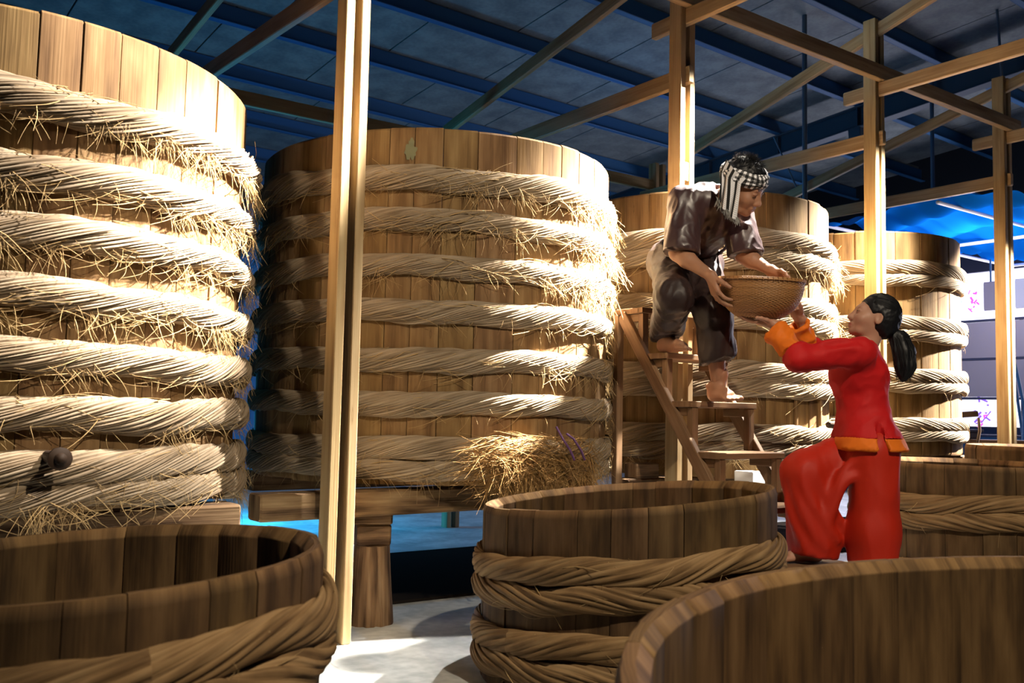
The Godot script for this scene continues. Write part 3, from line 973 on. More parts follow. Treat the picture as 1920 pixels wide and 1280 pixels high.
# ---------------------------------------------------------------- stair, canopy, screen and small things
func build_stair() -> void:
	var st := thing("stair", "six-step wooden stair unit with slanting stringers that the man stands on", "stair", P(3.36, 0, 2.9))
	var o := st.position
	var sl := 3.138
	var sr := 3.584
	for i in 6:
		var t := 3.278 - 0.164 * i
		var y := 1.42 - 0.2266 * i
		var mb := MB.new()
		var k := R(0.95, 1.08)
		if i == 0:   # the top step is notched round the double post
			beam(mb, P(sl, y - 0.014, t + 0.012) - o, P(sr, y - 0.014, t + 0.012) - o, 0.026, 0.028, Vector3.UP, Color(k, k, k), 0.003)
			beam(mb, P(sl, y - 0.014, t + 0.11) - o, P(3.395, y - 0.014, t + 0.11) - o, 0.17, 0.028, Vector3.UP, Color(k, k, k), 0.003)
			beam(mb, P(3.545, y - 0.014, t + 0.11) - o, P(sr, y - 0.014, t + 0.11) - o, 0.17, 0.028, Vector3.UP, Color(k, k, k), 0.003)
		else:
			beam(mb, P(sl, y - 0.014, t + 0.092) - o, P(sr, y - 0.014, t + 0.092) - o, 0.188, 0.028, Vector3.UP, Color(k, k, k), 0.003)
		obj("tread", mb.mesh(), M.stair_wood, st)
		for s in [sl + 0.03, sr - 0.03]:
			var y_below := y - 0.2266 if i < 5 else 0.0
			timber("upright", P(s, y_below, t + 0.022) - o, P(s, y - 0.028, t + 0.022) - o, 0.034, 0.038, M.stair_wood, st, U, 1.0, 0.002)
			timber("side_rail", P(s, y - 0.048, t + 0.041) - o, P(s, y - 0.048, t + 0.17) - o, 0.03, 0.038, M.stair_wood, st, Vector3.UP, 0.97, 0.002)
	for s in [sl + 0.005, sr - 0.005]:
		timber("stringer", P(s, 0.03, 2.435) - o, P(s, 1.39, 3.42) - o, 0.03, 0.062, M.stair_wood, st, Vector3.UP, 1.0, 0.003)
		timber("back_leg", P(s, 0.0, 3.45) - o, P(s, 1.39, 3.45) - o, 0.034, 0.042, M.stair_wood, st, U, 0.9, 0.003)

func box_shape(called: String, at: Vector3, w: float, h: float, d: float, m: Material, label: String, cat: String) -> MeshInstance3D:
	var mb := MB.new()
	beam(mb, U * (-w / 2) + Vector3(0, h / 2, 0), U * (w / 2) + Vector3(0, h / 2, 0), d, h, Vector3.UP, Color.WHITE, 0.004)
	var b := obj(called, mb.mesh(), m)
	b.position = at
	tag(b, label, cat)
	return b

func build_corner() -> void:
	# the big bright screen on the right: glowing panel, frame and the light it gives
	var sc := thing("screen", "large blown-out white wall screen with faint pink and violet print, at right edge", "screen", P(10.9, 0, 5.0))
	var o := sc.position
	var mb := MB.new()
	beam(mb, P(10.9, 1.78, 2.0) - o, P(10.9, 1.78, 7.8) - o, 0.03, 1.86, Vector3.UP)
	obj("panel", mb.mesh(), M.screen_glow, sc)
	for y in [0.78, 2.76]:
		timber("frame_rail", P(10.9, y, 1.95) - o, P(10.9, y, 7.85) - o, 0.08, 0.12, M.board_edge, sc)
	var g := RandomNumberGenerator.new()
	g.seed = 9
	for q in [[5.74, 2.335, 0.10, "screen_pink", 12], [5.92, 2.35, 0.06, "screen_blue", 7], [5.93, 2.2, 0.03, "screen_blue", 2], [5.14, 1.87, 0.06, "screen_blue", 5], [5.68, 1.06, 0.17, "screen_violet", 16], [5.66, 0.93, 0.08, "screen_pink", 5]]:
		mb = MB.new()
		for k in q[4]:   # brush strokes of the blurred characters and the flower picture
			var a: Vector3 = P(10.878, q[1] + g.randf_range(-1, 1) * q[2], q[0] + g.randf_range(-0.6, 0.6) * q[2]) - o
			var b: Vector3 = a + W * g.randf_range(-0.5, 0.5) * q[2] + Vector3(0, g.randf_range(-0.6, 0.6) * q[2], 0)
			bar(mb, a, b, 0.012 * g.randf_range(0.5, 1.2), 5)
		obj("print", mb.mesh(), M[q[3]], sc)
	var al := AreaLight3D.new()
	al.name = "screen_light"
	al.area_size = Vector2(5.6, 1.8)
	al.light_energy = 25.0
	al.light_color = Color(0.93, 0.92, 1.0)
	al.area_attenuation = 2.0
	al.area_range = 30.0
	al.shadow_enabled = true
	add_child(al)
	al.look_at_from_position(P(10.84, 1.78, 5.0), P(0, 1.78, 5.0), Vector3.UP)
	# boards standing before it
	var bd := thing("display_board", "large grey board in two rows standing before the screen, left of the post", "board", P(9.0, 0, 4.75))
	o = bd.position
	for y in [[1.145, 1.5], [1.52, 1.87]]:
		mb = MB.new()
		beam(mb, P(9.0, (y[0] + y[1]) / 2, 4.25) - o, P(9.0, (y[0] + y[1]) / 2, 5.3) - o, 0.02, y[1] - y[0], Vector3.UP)
		obj("panel", mb.mesh(), M.grey_board, bd)
	for y in [1.13, 1.51, 1.885]:
		timber("edge", P(9.0, y, 4.24) - o, P(9.0, y, 5.31) - o, 0.026, 0.025, M.board_edge, bd)
	for t in [4.3, 5.25]:
		timber("leg", P(9.03, 0, t) - o, P(9.03, 1.88, t) - o, 0.03, 0.03, M.board_edge, bd, U)
	bd = thing("display_board", "small grey-white board high up before the screen, crossing behind the post", "board", P(9.3, 0, 4.4))
	o = bd.position
	for q in [[4.50, 4.79, "grey_board"], [3.3, 4.48, "light_board"]]:
		mb = MB.new()
		beam(mb, P(9.3, 2.16, q[0]) - o, P(9.3, 2.16, q[1]) - o, 0.02, 0.29, Vector3.UP)
		obj("panel", mb.mesh(), M[q[2]], bd)
	for t in [4.72, 3.4]:
		timber("hanger", P(9.3, 2.3, t) - o, P(9.3, 2.53, t) - o, 0.015, 0.02, M.easel_blue, bd, U)
	mb = MB.new()
	bar(mb, Vector3(4.50, 1.78, -8.45), Vector3(4.70, 0.75, -8.45), 0.014)
	bar(mb, Vector3(4.64, 1.02, -8.45), Vector3(4.58, 0.0, -8.40), 0.014)
	bar(mb, Vector3(4.50, 1.78, -8.45), Vector3(4.86, 0.0, -8.7), 0.014)
	var e := obj("easel", mb.mesh(), M.easel_blue)
	tag(e, "thin dark blue slanting stand right of the post by the screen", "stand")
	var base := thing("low_wall", "dark blue skirting panel below the bright screen", "panel", P(10.5, 0, 5.0))
	timber("board", P(10.5, 0.37, 2.0) - base.position, P(10.5, 0.37, 7.8) - base.position, 0.05, 0.74, M.easel_blue, base)
	timber("cap_rail", P(10.5, 0.75, 2.0) - base.position, P(10.5, 0.75, 7.8) - base.position, 0.08, 0.03, M.board_edge, base)
	var fascia := thing("fascia_beam", "dark blue fascia beam above the screen, under the canopy edge", "beam", P(10.3, 0, 5.0))
	timber("board", P(10.3, 2.80, 1.0) - fascia.position, P(10.3, 2.80, 8.0) - fascia.position, 0.06, 0.46, M.board_edge, fascia)
	timber("top_rail", P(10.2, 3.0, 1.0) - fascia.position, P(10.2, 3.0, 8.0) - fascia.position, 0.06, 0.06, M.dark_steel, fascia)
	# blue canopy: cloth sagging over white poles
	var cn := thing("canopy", "blue cloth canopy sagging over white poles at upper right", "canopy", P(8.4, 2.6, 4.2))
	o = cn.position
	mb = MB.new()
	var ns := 70
	var nt := 40
	for j in nt + 1:
		for i in ns + 1:
			var s := lerpf(6.83, 10.0, float(i) / ns)
			var t := lerpf(3.36, 4.97, float(j) / nt)
			var sag := 0.09 * sin(PI * fposmod((t - 3.85) / 1.1, 1.0)) * (0.6 + 0.4 * sin(s * 2.2))
			var fold := 0.03 * sin(s * 9.0 + 3.0 * sin(t * 2.0)) * (1.0 - 0.5 * sin(t)) + 0.016 * sin(t * 23.0 + s * 5.0 + 2.0 * sin(s * 3.0))
			mb.add(P(s, 2.64 - sag + fold, t) - o, Vector2(s, t))
	for j in nt:
		for i in ns:
			var b := j * (ns + 1) + i
			mb.quad(b, b + ns + 1, b + ns + 2, b + 1)
	M.blue_cloth.cull_mode = BaseMaterial3D.CULL_DISABLED
	obj("cloth", mb.mesh(), M.blue_cloth, cn)
	for q in [[P(6.8, 2.585, 3.85), P(10.0, 2.585, 3.85)], [P(6.8, 2.585, 4.95), P(10.0, 2.585, 4.95)], [P(8.5, 2.56, 3.36), P(8.5, 2.56, 5.0)], [P(10.0, 2.56, 3.36), P(10.0, 2.56, 5.0)]]:
		mb = MB.new()
		bar(mb, q[0] - o, q[1] - o, 0.016, 8)
		obj("pole", mb.mesh(), M.white_paint, cn)
	# low things at the right edge
	var bench := thing("bench", "low wooden trestle bench behind the farthest tub, below the screen", "bench", Vector3(3.95, 0, -7.7))
	o = bench.position
	timber("top", Vector3(3.62, 0.74, -7.75) - o, Vector3(4.4, 0.74, -7.75) - o, 0.2, 0.035, M.stair_wood, bench)
	for x in [3.68, 4.34]:
		for z in [-7.67, -7.83]:
			timber("leg", Vector3(x, 0, z) - o, Vector3(x, 0.725, z) - o, 0.04, 0.04, M.stair_wood, bench, Vector3.RIGHT)
	var tr := MB.new()
	beam(tr, Vector3(3.64, 0.79, -7.75), Vector3(3.86, 0.79, -7.75), 0.14, 0.06, Vector3.UP, Color.WHITE, 0.01)
	beam(tr, Vector3(3.62, 0.83, -7.75), Vector3(3.88, 0.83, -7.75), 0.17, 0.02, Vector3.UP, Color.WHITE, 0.004)
	tag(obj("trough", tr.mesh(), M.board_edge), "small dark trough standing on the low trestle bench", "trough")
	var sb := thing("sawhorse", "dark wooden bar on an upright beside the farthest vat, before the screen", "stand", Vector3(3.49, 0, -7.3))
	timber("bar", Vector3(-0.14, 0.94, 0.0), Vector3(0.15, 0.965, 0.0), 0.05, 0.045, M.old_timber, sb, Vector3.UP, 0.5)
	timber("upright", Vector3(-0.06, 0, 0), Vector3(-0.06, 0.93, 0), 0.05, 0.05, M.old_timber, sb, Vector3.RIGHT, 0.5)
	# small boxes behind the stair
	box_shape("wooden_box", P(3.35, 0.58, 3.49), 0.16, 0.075, 0.09, M.old_timber, "small dark wooden box on the bearer behind the stair's left leg", "box")
	box_shape("red_carton", P(3.36, 0, 3.62), 0.07, 0.545, 0.07, M.red_box, "red carton on the floor behind the stair, just its top showing over the centre tub", "box")
	box_shape("white_carton", P(3.81, 0, 3.18), 0.10, 0.625, 0.12, M.white_box, "bright white carton behind the stair's lower steps, above the centre tub's rim", "box")

func build_basket() -> void:
	var bk := thing("basket", "round woven bamboo basket passed between the man and the woman", "basket", Vector3(1.07, 1.488, -4.0))
	bk.rotation = Vector3(0.10, 0, -0.03)
	var r0 := 0.182
	var depth := 0.165
	var g := RandomNumberGenerator.new()
	g.seed = 77
	var prof := func(f: float) -> Vector2:   # f 0 rim .. 1 centre of the bottom
		var a := f * 1.0
		if a < 0.72:
			var q := a / 0.72
			return Vector2(r0 * (1.0 - 0.10 * q - 0.42 * pow(q, 3.2)), -depth * 0.97 * pow(q, 0.92))
		var q2 := (a - 0.72) / 0.28
		return Vector2(r0 * 0.48 * (1.0 - q2), -depth * (0.97 + 0.03 * q2))
	# horizontal weavers that go over and under the ribs
	var rows := 44
	var ribs := 84
	for part in 2:
		var mb := MB.new()
		for j in rows:
			if j % 2 != part:
				continue
			var k := g.randf_range(0.72, 1.12)
			var col := Color(k, k * 0.97, k * 0.92)
			var base := mb.v.size()
			var n := ribs * 3
			for i in n + 1:
				var a := TAU * i / n
				var over := 0.0013 * cos(a * ribs / 2.0 + PI * part)
				for q in 4:
					var f: float = (j + [0.0, 0.3, 0.7, 1.0][q]) / rows
					var p: Vector2 = prof.call(f)
					var pn: Vector2 = prof.call(minf(f + 0.01, 1.0)) - p
					var nm := Vector2(-pn.y, pn.x).normalized()
					var lift: float = over + [0.0, 0.0012, 0.0012, 0.0][q]
					p += nm * lift
					mb.add(Vector3(cos(a) * p.x, p.y, sin(a) * p.x), Vector2(a, f), col)
			for i in n:
				for q in 3:
					var b := base + i * 4 + q
					mb.quad(b, b + 4, b + 5, b + 1)
		obj("weaver", mb.mesh(), M.bamboo, bk).set_meta("kind", "stuff")
	M.bamboo.cull_mode = BaseMaterial3D.CULL_DISABLED
	var mb := MB.new()
	for i in ribs:
		var a := TAU * (i + 0.5) / ribs
		var pts := []
		var rad := []
		for q in 9:
			var p: Vector2 = prof.call(q / 9.0)
			pts.append(Vector3(cos(a) * p.x, p.y, sin(a) * p.x) * Vector3(0.995, 1, 0.995))
			rad.append(0.0016)
		tube(mb, pts, rad, 4, Color(0.85, 0.8, 0.72))
	var lb := mb.v.size()
	var lf := mb.ix.size()
	for j in 13:  # added inner shell that stops light showing through the weave
		for i in 49:
			var p: Vector2 = prof.call(j / 12.0)
			var a := TAU * i / 48
			mb.add(Vector3(cos(a) * (p.x - 0.0028), p.y + 0.002, sin(a) * (p.x - 0.0028)), Vector2(a, p.y), Color(0.5, 0.45, 0.38))
	for j in 12:
		for i in 48:
			mb.quad(lb + j * 49 + i, lb + j * 49 + i + 1, lb + (j + 1) * 49 + i + 1, lb + (j + 1) * 49 + i)
	obj("rib_and_liner", mb.mesh(), M.bamboo, bk).set_meta("kind", "stuff")
	mb = MB.new()
	for q in [[0.004, 0.0], [-0.004, 0.0], [0.0, 0.006]]:
		var pts := []
		var rad := []
		for i in 65:
			var a := TAU * i / 64
			pts.append(Vector3(cos(a) * (r0 + q[0]), q[1], sin(a) * (r0 + q[0])))
			rad.append(0.0042)
		tube(mb, pts, rad, 6, Color(1.15, 1.1, 1.0))
	obj("rim", mb.mesh(), M.bamboo, bk).set_meta("label", "pale split-cane rim")
	mb = MB.new()
	for i in 56:
		var a := TAU * i / 56
		var e := Vector3(cos(a), 0, sin(a))
		var et := Vector3(-sin(a), 0, cos(a)) * 0.004
		tube(mb, [e * (r0 + 0.009) - Vector3(0, 0.006, 0) - et, e * (r0 + 0.006) + Vector3(0, 0.008, 0), e * (r0 - 0.008) + et], [0.0016, 0.0018, 0.0016], 4, Color(0.6, 0.5, 0.4))
	obj("lashing", mb.mesh(), M.bamboo, bk).set_meta("kind", "stuff")
# ---------------------------------------------------------------- bodies: a distance field on a grid, meshed as surface nets
class Field:
	var o: Vector3
	var h: float
	var nx: int
	var ny: int
	var nz: int
	var f := PackedFloat32Array()

	func _init(lo: Vector3, hi: Vector3, cell: float) -> void:
		o = lo
		h = cell
		nx = int((hi.x - lo.x) / cell) + 2
		ny = int((hi.y - lo.y) / cell) + 2
		nz = int((hi.z - lo.z) / cell) + 2
		f.resize(nx * ny * nz)
		f.fill(0.08)

	func span(lo: Vector3, hi: Vector3) -> Array:
		var a := ((lo - o) / h).floor()
		var b := ((hi - o) / h).ceil()
		return [maxi(int(a.x), 0), maxi(int(a.y), 0), maxi(int(a.z), 0), mini(int(b.x), nx - 1), mini(int(b.y), ny - 1), mini(int(b.z), nz - 1)]

	# tapered capsule from a to b; flat/s squeeze it along one direction; k rounds the joint with what is there
	func cap(a: Vector3, b: Vector3, ra: float, rb: float, k := 0.02, flat := Vector3.ZERO, s := 1.0, carve := false) -> void:
		var m := maxf(ra, rb) + k + 2.5 * h
		var e := span(a.min(b) - Vector3(m, m, m), a.max(b) + Vector3(m, m, m))
		var ba := b - a
		var l2 := maxf(ba.length_squared(), 1e-9)
		var dr := rb - ra
		var w := 1.0 / s - 1.0
		var ba2 := ba + flat * (ba.dot(flat) * w)
		var l22 := maxf(ba2.length_squared(), 1e-9)
		var sc := 1.0 if s >= 1.0 else (s + 1.0) * 0.5
		for z in range(e[2], e[5] + 1):
			for y in range(e[1], e[4] + 1):
				var i: int = (z * ny + y) * nx + e[0]
				var p := o + Vector3(e[0], y, z) * h - a
				for x in range(e[0], e[3] + 1):
					var q := p
					if s < 1.0:
						q += flat * (q.dot(flat) * w)
					var t := clampf(q.dot(ba2) / l22, 0.0, 1.0)
					var d := ((q - ba2 * t).length() - ra - dr * t) * sc
					var c := f[i]
					if carve:
						d = -d
						var u := maxf(k - absf(c - d), 0.0)
						f[i] = maxf(c, d) + u * u / (4.0 * k)
					else:
						var u := maxf(k - absf(c - d), 0.0)
						f[i] = minf(c, d) - u * u / (4.0 * k)
					p.x += h
					i += 1

	# a curved roll through the points p0, p1, p2 (a fold of cloth), rounded into what is there only once
	func roll(p0: Vector3, p1: Vector3, p2: Vector3, r: float, k: float) -> void:
		var n := 8
		var pts := []
		for i in n + 1:
			var t := float(i) / n
			pts.append(p0.lerp(p1, t).lerp(p1.lerp(p2, t), t))
		var m := r + k + 2.5 * h
		var lo: Vector3 = p0.min(p1).min(p2) - Vector3(m, m, m)
		var hi: Vector3 = p0.max(p1).max(p2) + Vector3(m, m, m)
		var e := span(lo, hi)
		for z in range(e[2], e[5] + 1):
			for y in range(e[1], e[4] + 1):
				var i: int = (z * ny + y) * nx + e[0]
				for x in range(e[0], e[3] + 1):
					var c := f[i]
					if absf(c) < r + k + h * 2.0:
						var p := o + Vector3(x, y, z) * h
						var d := 9.0
						for q in n:
							var a: Vector3 = pts[q]
							var ba: Vector3 = pts[q + 1] - a
							var t := clampf((p - a).dot(ba) / ba.length_squared(), 0.0, 1.0)
							var w := (q + t) / n
							d = minf(d, (p - a - ba * t).length() - r * sqrt(maxf(0.05, sin(PI * clampf(w, 0.03, 0.97)))))
						var u := maxf(k - absf(c - d), 0.0)
						f[i] = minf(c, d) - u * u / (4.0 * k)
					i += 1

	# ellipsoid with its own axes (columns of bs) and radii
	func ell(c0: Vector3, bs: Basis, r: Vector3, k := 0.02, carve := false) -> void:
		var big := maxf(r.x, maxf(r.y, r.z)) + k + 2.5 * h
		var e := span(c0 - Vector3(big, big, big), c0 + Vector3(big, big, big))
		var inv := bs.transposed()
		var ir := Vector3(1.0 / r.x, 1.0 / r.y, 1.0 / r.z)
		for z in range(e[2], e[5] + 1):
			for y in range(e[1], e[4] + 1):
				var i: int = (z * ny + y) * nx + e[0]
				for x in range(e[0], e[3] + 1):
					var q := inv * (o + Vector3(x, y, z) * h - c0) * ir
					var k0 := q.length()
					var k1 := (q * ir).length()
					var d := k0 * (k0 - 1.0) / k1 if k1 > 1e-6 else -r.x
					var c := f[i]
					if carve:
						d = -d
						var u := maxf(k - absf(c - d), 0.0)
						f[i] = maxf(c, d) + u * u / (4.0 * k)
					else:
						var u := maxf(k - absf(c - d), 0.0)
						f[i] = minf(c, d) - u * u / (4.0 * k)
					i += 1

	func copy() -> Field:
		var g := Field.new(o, o + Vector3(h, h, h), h)
		g.nx = nx
		g.ny = ny
		g.nz = nz
		g.f = f.duplicate()
		return g

	# keeps only what lies on the inner side of the plane (n points out)
	func clip(pt: Vector3, n: Vector3, near := 9.0) -> void:
		n = n.normalized()
		for z in nz:
			for y in ny:
				var i := z * ny * nx + y * nx
				var p := o + Vector3(0, y, z) * h
				var d := (p - pt).dot(n)
				for x in nx:
					if f[i] < 0.03 and d > f[i] and (near > 5.0 or (o + Vector3(x, y, z) * h).distance_to(pt) < near):
						f[i] = d
					d += n.x * h
					i += 1

	func mesh_into(mb: MB, paint: Callable, fold: FastNoiseLite = null, amp := 0.0, stretch := Vector3.ONE) -> void:
		var id := PackedInt32Array()
		id.resize(f.size())
		id.fill(-1)
		var sx := 1
		var sy := nx
		var sz := nx * ny
		var lim := 2.6 * h
		var offs := [0, sx, sy, sx + sy, sz, sx + sz, sy + sz, sx + sy + sz]
		var cor := [Vector3(0, 0, 0), Vector3(1, 0, 0), Vector3(0, 1, 0), Vector3(1, 1, 0), Vector3(0, 0, 1), Vector3(1, 0, 1), Vector3(0, 1, 1), Vector3(1, 1, 1)]
		var edges := [[0, 1], [2, 3], [4, 5], [6, 7], [0, 2], [1, 3], [4, 6], [5, 7], [0, 4], [1, 5], [2, 6], [3, 7]]
		var v8 := PackedFloat32Array()
		v8.resize(8)
		var first := mb.ix.size()
		for z in nz - 1:
			for y in ny - 1:
				var i := z * sz + y * sy
				for x in nx - 1:
					var f0 := f[i]
					if f0 < lim and f0 > -lim:
						var m := 0
						for q in 8:
							var val := f[i + offs[q]]
							v8[q] = val
							if val < 0.0:
								m |= 1 << q
						if m != 0 and m != 255:
							var s := Vector3.ZERO
							var c := 0
							for e in edges:
								var a: int = e[0]
								var b: int = e[1]
								if (v8[a] < 0.0) != (v8[b] < 0.0):
									var t := v8[a] / (v8[a] - v8[b])
									s += cor[a].lerp(cor[b], t)
									c += 1
							var p := o + (Vector3(x, y, z) + s / c) * h
							if fold:
								var g := Vector3(f[i + 1] - f[i], f[i + sy] - f[i], f[i + sz] - f[i]).normalized()
								p += g * ((fold.get_noise_3dv(p * stretch) - 0.25) * amp)
							id[i] = mb.add(p, Vector2(p.x, p.y), paint.call(p))
					i += 1
		for z in range(1, nz - 1):
			for y in range(1, ny - 1):
				var i := z * sz + y * sy + 1
				for x in range(1, nx - 1):
					var f0 := f[i]
					if f0 < lim and f0 > -lim and id[i] >= -1:
						var inside := f0 < 0.0
						if inside != (f[i + sx] < 0.0):
							face(mb, id, i, sy, sz, inside)
						if inside != (f[i + sy] < 0.0):
							face(mb, id, i, sz, sx, inside)
						if inside != (f[i + sz] < 0.0):
							face(mb, id, i, sx, sy, inside)
					i += 1
		mb.close(first)

	func face(mb: MB, id: PackedInt32Array, i: int, u: int, w: int, inside: bool) -> void:
		var a := id[i]
		var b := id[i - u]
		var c := id[i - u - w]
		var d := id[i - w]
		if a < 0 or b < 0 or c < 0 or d < 0:
			return
		if inside:
			mb.quad(a, b, c, d)
		else:
			mb.quad(a, d, c, b)

func folds(seed_: int, freq: float) -> FastNoiseLite:
	var n := FastNoiseLite.new()
	n.seed = seed_
	n.frequency = freq
	n.noise_type = FastNoiseLite.TYPE_SIMPLEX_SMOOTH
	n.fractal_type = FastNoiseLite.FRACTAL_RIDGED
	n.fractal_octaves = 2
	n.fractal_gain = 0.35
	return n

func one(c: Color) -> Callable:
	return func(_p: Vector3) -> Color: return c

# head in its own axes: x to the person's left, y up, z forward; origin between the ears
func head(mb: MB, at: Vector3, bs: Basis, s: float, skin: Color, lip: Color, man: bool, neck_to: Vector3, neck_r: float) -> void:
	var lo := at - Vector3.ONE * 0.155 * s
	var hi := at + Vector3.ONE * 0.155 * s
	lo = lo.min(neck_to - Vector3.ONE * 0.03)
	hi = hi.max(neck_to + Vector3.ONE * 0.03)
	var F := Field.new(lo, hi, 0.0034)
	var q := func(x: float, y: float, z: float) -> Vector3: return at + bs * Vector3(x, y, z) * s
	F.ell(q.call(0, 0.028, -0.012), bs, Vector3(0.075, 0.088, 0.092) * s, 0.02)
	F.ell(q.call(0, -0.035, 0.026), bs, Vector3(0.058, 0.066, 0.066) * s, 0.035)
	F.cap(q.call(-0.028, -0.085, 0.05), q.call(0.028, -0.085, 0.05), 0.018 * s, 0.018 * s, 0.03)
	F.ell(q.call(0, -0.092, 0.07), bs, Vector3(0.02, 0.017, 0.017) * s, 0.022)
	F.cap(q.call(-0.03, 0.022, 0.075), q.call(0.03, 0.022, 0.075), 0.012 * s, 0.012 * s, 0.02)
	for e in [-1, 1]:
		F.ell(q.call(e * 0.04, -0.03, 0.062), bs, Vector3(0.024, 0.022, 0.02) * s, 0.03)
		F.ell(q.call(e * 0.031, 0.0, 0.096), bs, Vector3(0.017, 0.01, 0.014) * s, 0.016, true)
	F.cap(q.call(0, 0.008, 0.084), q.call(0, -0.03, 0.103), 0.008 * s, 0.011 * s, 0.016)
	F.ell(q.call(0, -0.036, 0.103), bs, Vector3(0.012, 0.01, 0.011) * s, 0.012)
	for e in [-1, 1]:
		F.ell(q.call(e * 0.012, -0.039, 0.094), bs, Vector3(0.008, 0.007, 0.009) * s, 0.008)
		F.ell(q.call(e * 0.031, -0.001, 0.078), bs, Vector3(0.0125, 0.0105, 0.0105) * s, 0.006)
		F.ell(q.call(e * 0.031, 0.006, 0.083), bs, Vector3(0.015, 0.004, 0.008) * s, 0.006)
	F.cap(q.call(-0.017, -0.063, 0.084), q.call(0.017, -0.063, 0.084), 0.0065 * s, 0.0065 * s, 0.012)
	F.cap(q.call(-0.014, -0.063, 0.09), q.call(0.014, -0.063, 0.09), 0.0058 * s, 0.0058 * s, 0.007)
	F.cap(q.call(-0.013, -0.0735, 0.088), q.call(0.013, -0.0735, 0.088), 0.0065 * s, 0.0065 * s, 0.007)
	F.cap(q.call(-0.02, -0.068, 0.093), q.call(0.02, -0.068, 0.093), 0.0016 * s, 0.0016 * s, 0.004, Vector3.ZERO, 1.0, true)
	for e in [-1, 1]:
		F.ell(q.call(e * 0.077, -0.004, -0.006), bs * Basis(Vector3.UP, -0.4 * e), Vector3(0.007, 0.031, 0.018) * s, 0.008)
		F.ell(q.call(e * 0.083, 0.0, -0.002), bs * Basis(Vector3.UP, -0.4 * e), Vector3(0.005, 0.018, 0.009) * s, 0.006, true)
	F.cap(q.call(0, -0.05, -0.03), neck_to, neck_r * 0.95, neck_r, 0.03)
	var inv := bs.transposed()
	F.mesh_into(mb, func(p: Vector3) -> Color:
		var l := inv * (p - at) / s
		if l.z > 0.06:
			var d := Vector2(l.x / 0.021, (l.y + 0.0685) / 0.0085).length()
			if d < 1.25:
				return skin.lerp(lip, clampf((1.25 - d) * 2.5, 0, 1))
			if not man:
				var ck := Vector2((absf(l.x) - 0.04) / 0.022, (l.y + 0.035) / 0.02).length()
				if ck < 1.0:
					return skin.lerp(lip, 0.25 * (1.0 - ck))
		return skin)

func face_bits(parent: Node3D, at: Vector3, bs: Basis, s: float, shut: bool) -> void:
	var q := func(x: float, y: float, z: float) -> Vector3: return at + bs * Vector3(x, y, z) * s
	for e in [-1, 1]:
		var mb := MB.new()
		tube(mb, [q.call(e * 0.013, 0.021, 0.089), q.call(e * 0.026, 0.026, 0.086), q.call(e * 0.045, 0.02, 0.074)], [0.002 * s, 0.0034 * s, 0.0014 * s], 6)
		obj("eyebrow", mb.mesh(), M.brow, parent)
		mb = MB.new()
		if shut:
			tube(mb, [q.call(e * 0.018, -0.006, 0.0875), q.call(e * 0.031, -0.0085, 0.0895), q.call(e * 0.044, -0.0055, 0.083)], [0.0008 * s, 0.0015 * s, 0.0008 * s], 6)
			obj("eyelash", mb.mesh(), M.eye_dark, parent)
		else:
			tube(mb, [q.call(e * 0.019, 0.0005, 0.086), q.call(e * 0.031, 0.0025, 0.0895), q.call(e * 0.0435, 0.0005, 0.0835)], [0.0012 * s, 0.003 * s, 0.001 * s], 8)
			obj("eye", mb.mesh(), M.eye_dark, parent)

# hand: y_dir runs to the fingers, z_dir out of the palm, thumb = +1 for a right hand, -1 for a left
func hand(mb: MB, wrist: Vector3, y_dir: Vector3, z_dir: Vector3, thumb: float, curls: Array, thumb_curl: float, s: float, skin: Color, arm_from: Vector3, arm_r: float) -> void:
	var y := y_dir.normalized()
	var z := (z_dir - y * z_dir.dot(y)).normalized()
	var x := y.cross(z) * thumb
	var m := Vector3.ONE * 0.19 * s
	var F := Field.new((wrist + y * 0.08 * s) - m * 0.75, (wrist + y * 0.08 * s) + m * 0.75, 0.003)
	var q := func(a: float, b: float, c: float) -> Vector3: return wrist + (x * a + y * b + z * c) * s
	var px := [0.029, 0.010, -0.009, -0.027]
	var pl := [0.086, 0.09, 0.085, 0.076]
	var ln := [[0.041, 0.025, 0.019], [0.046, 0.028, 0.02], [0.042, 0.026, 0.019], [0.033, 0.02, 0.017]]
	F.cap(wrist + (arm_from - wrist).normalized() * 0.05, wrist, arm_r, 0.024 * s, 0.012)
	for i in 4:
		F.cap(q.call(px[i] * 0.55, 0.0, 0.0), q.call(px[i], pl[i], 0.0), 0.0165 * s, 0.0115 * s, 0.014)
	F.ell(q.call(0.018, 0.032, 0.009), Basis(x, y, x.cross(y)), Vector3(0.016, 0.027, 0.014) * s, 0.014)
	for i in 4:
		var p: Vector3 = q.call(px[i], pl[i], 0.0)
		var a := 0.0
		var spread: float = px[i] * 2.2
		for k in 3:
			a += curls[i][k]
			var d := (y * cos(a) + z * sin(a) + x * spread * (1.0 - k * 0.3)).normalized()
			var p2: Vector3 = p + d * ln[i][k] * s
			var r: float = (0.0092 - 0.0011 * k - (0.0012 if i == 3 else 0.0)) * s
			F.cap(p, p2, r, r - 0.0008 * s, 0.004)
			p = p2
	var tp: Vector3 = q.call(0.018, 0.018, 0.006)
	var ta := thumb_curl
	var td := (x * 0.72 + y * 0.66 + z * 0.2).normalized()
	for k in 3:
		var p2: Vector3 = tp + td * [0.042, 0.032, 0.026][k] * s
		F.cap(tp, p2, (0.0125 - 0.0015 * k) * s, (0.011 - 0.0015 * k) * s, 0.006)
		tp = p2
		td = (td + z * ta * 0.55 - x * ta * 0.45 + y * 0.15).normalized()
	F.mesh_into(mb, one(skin))

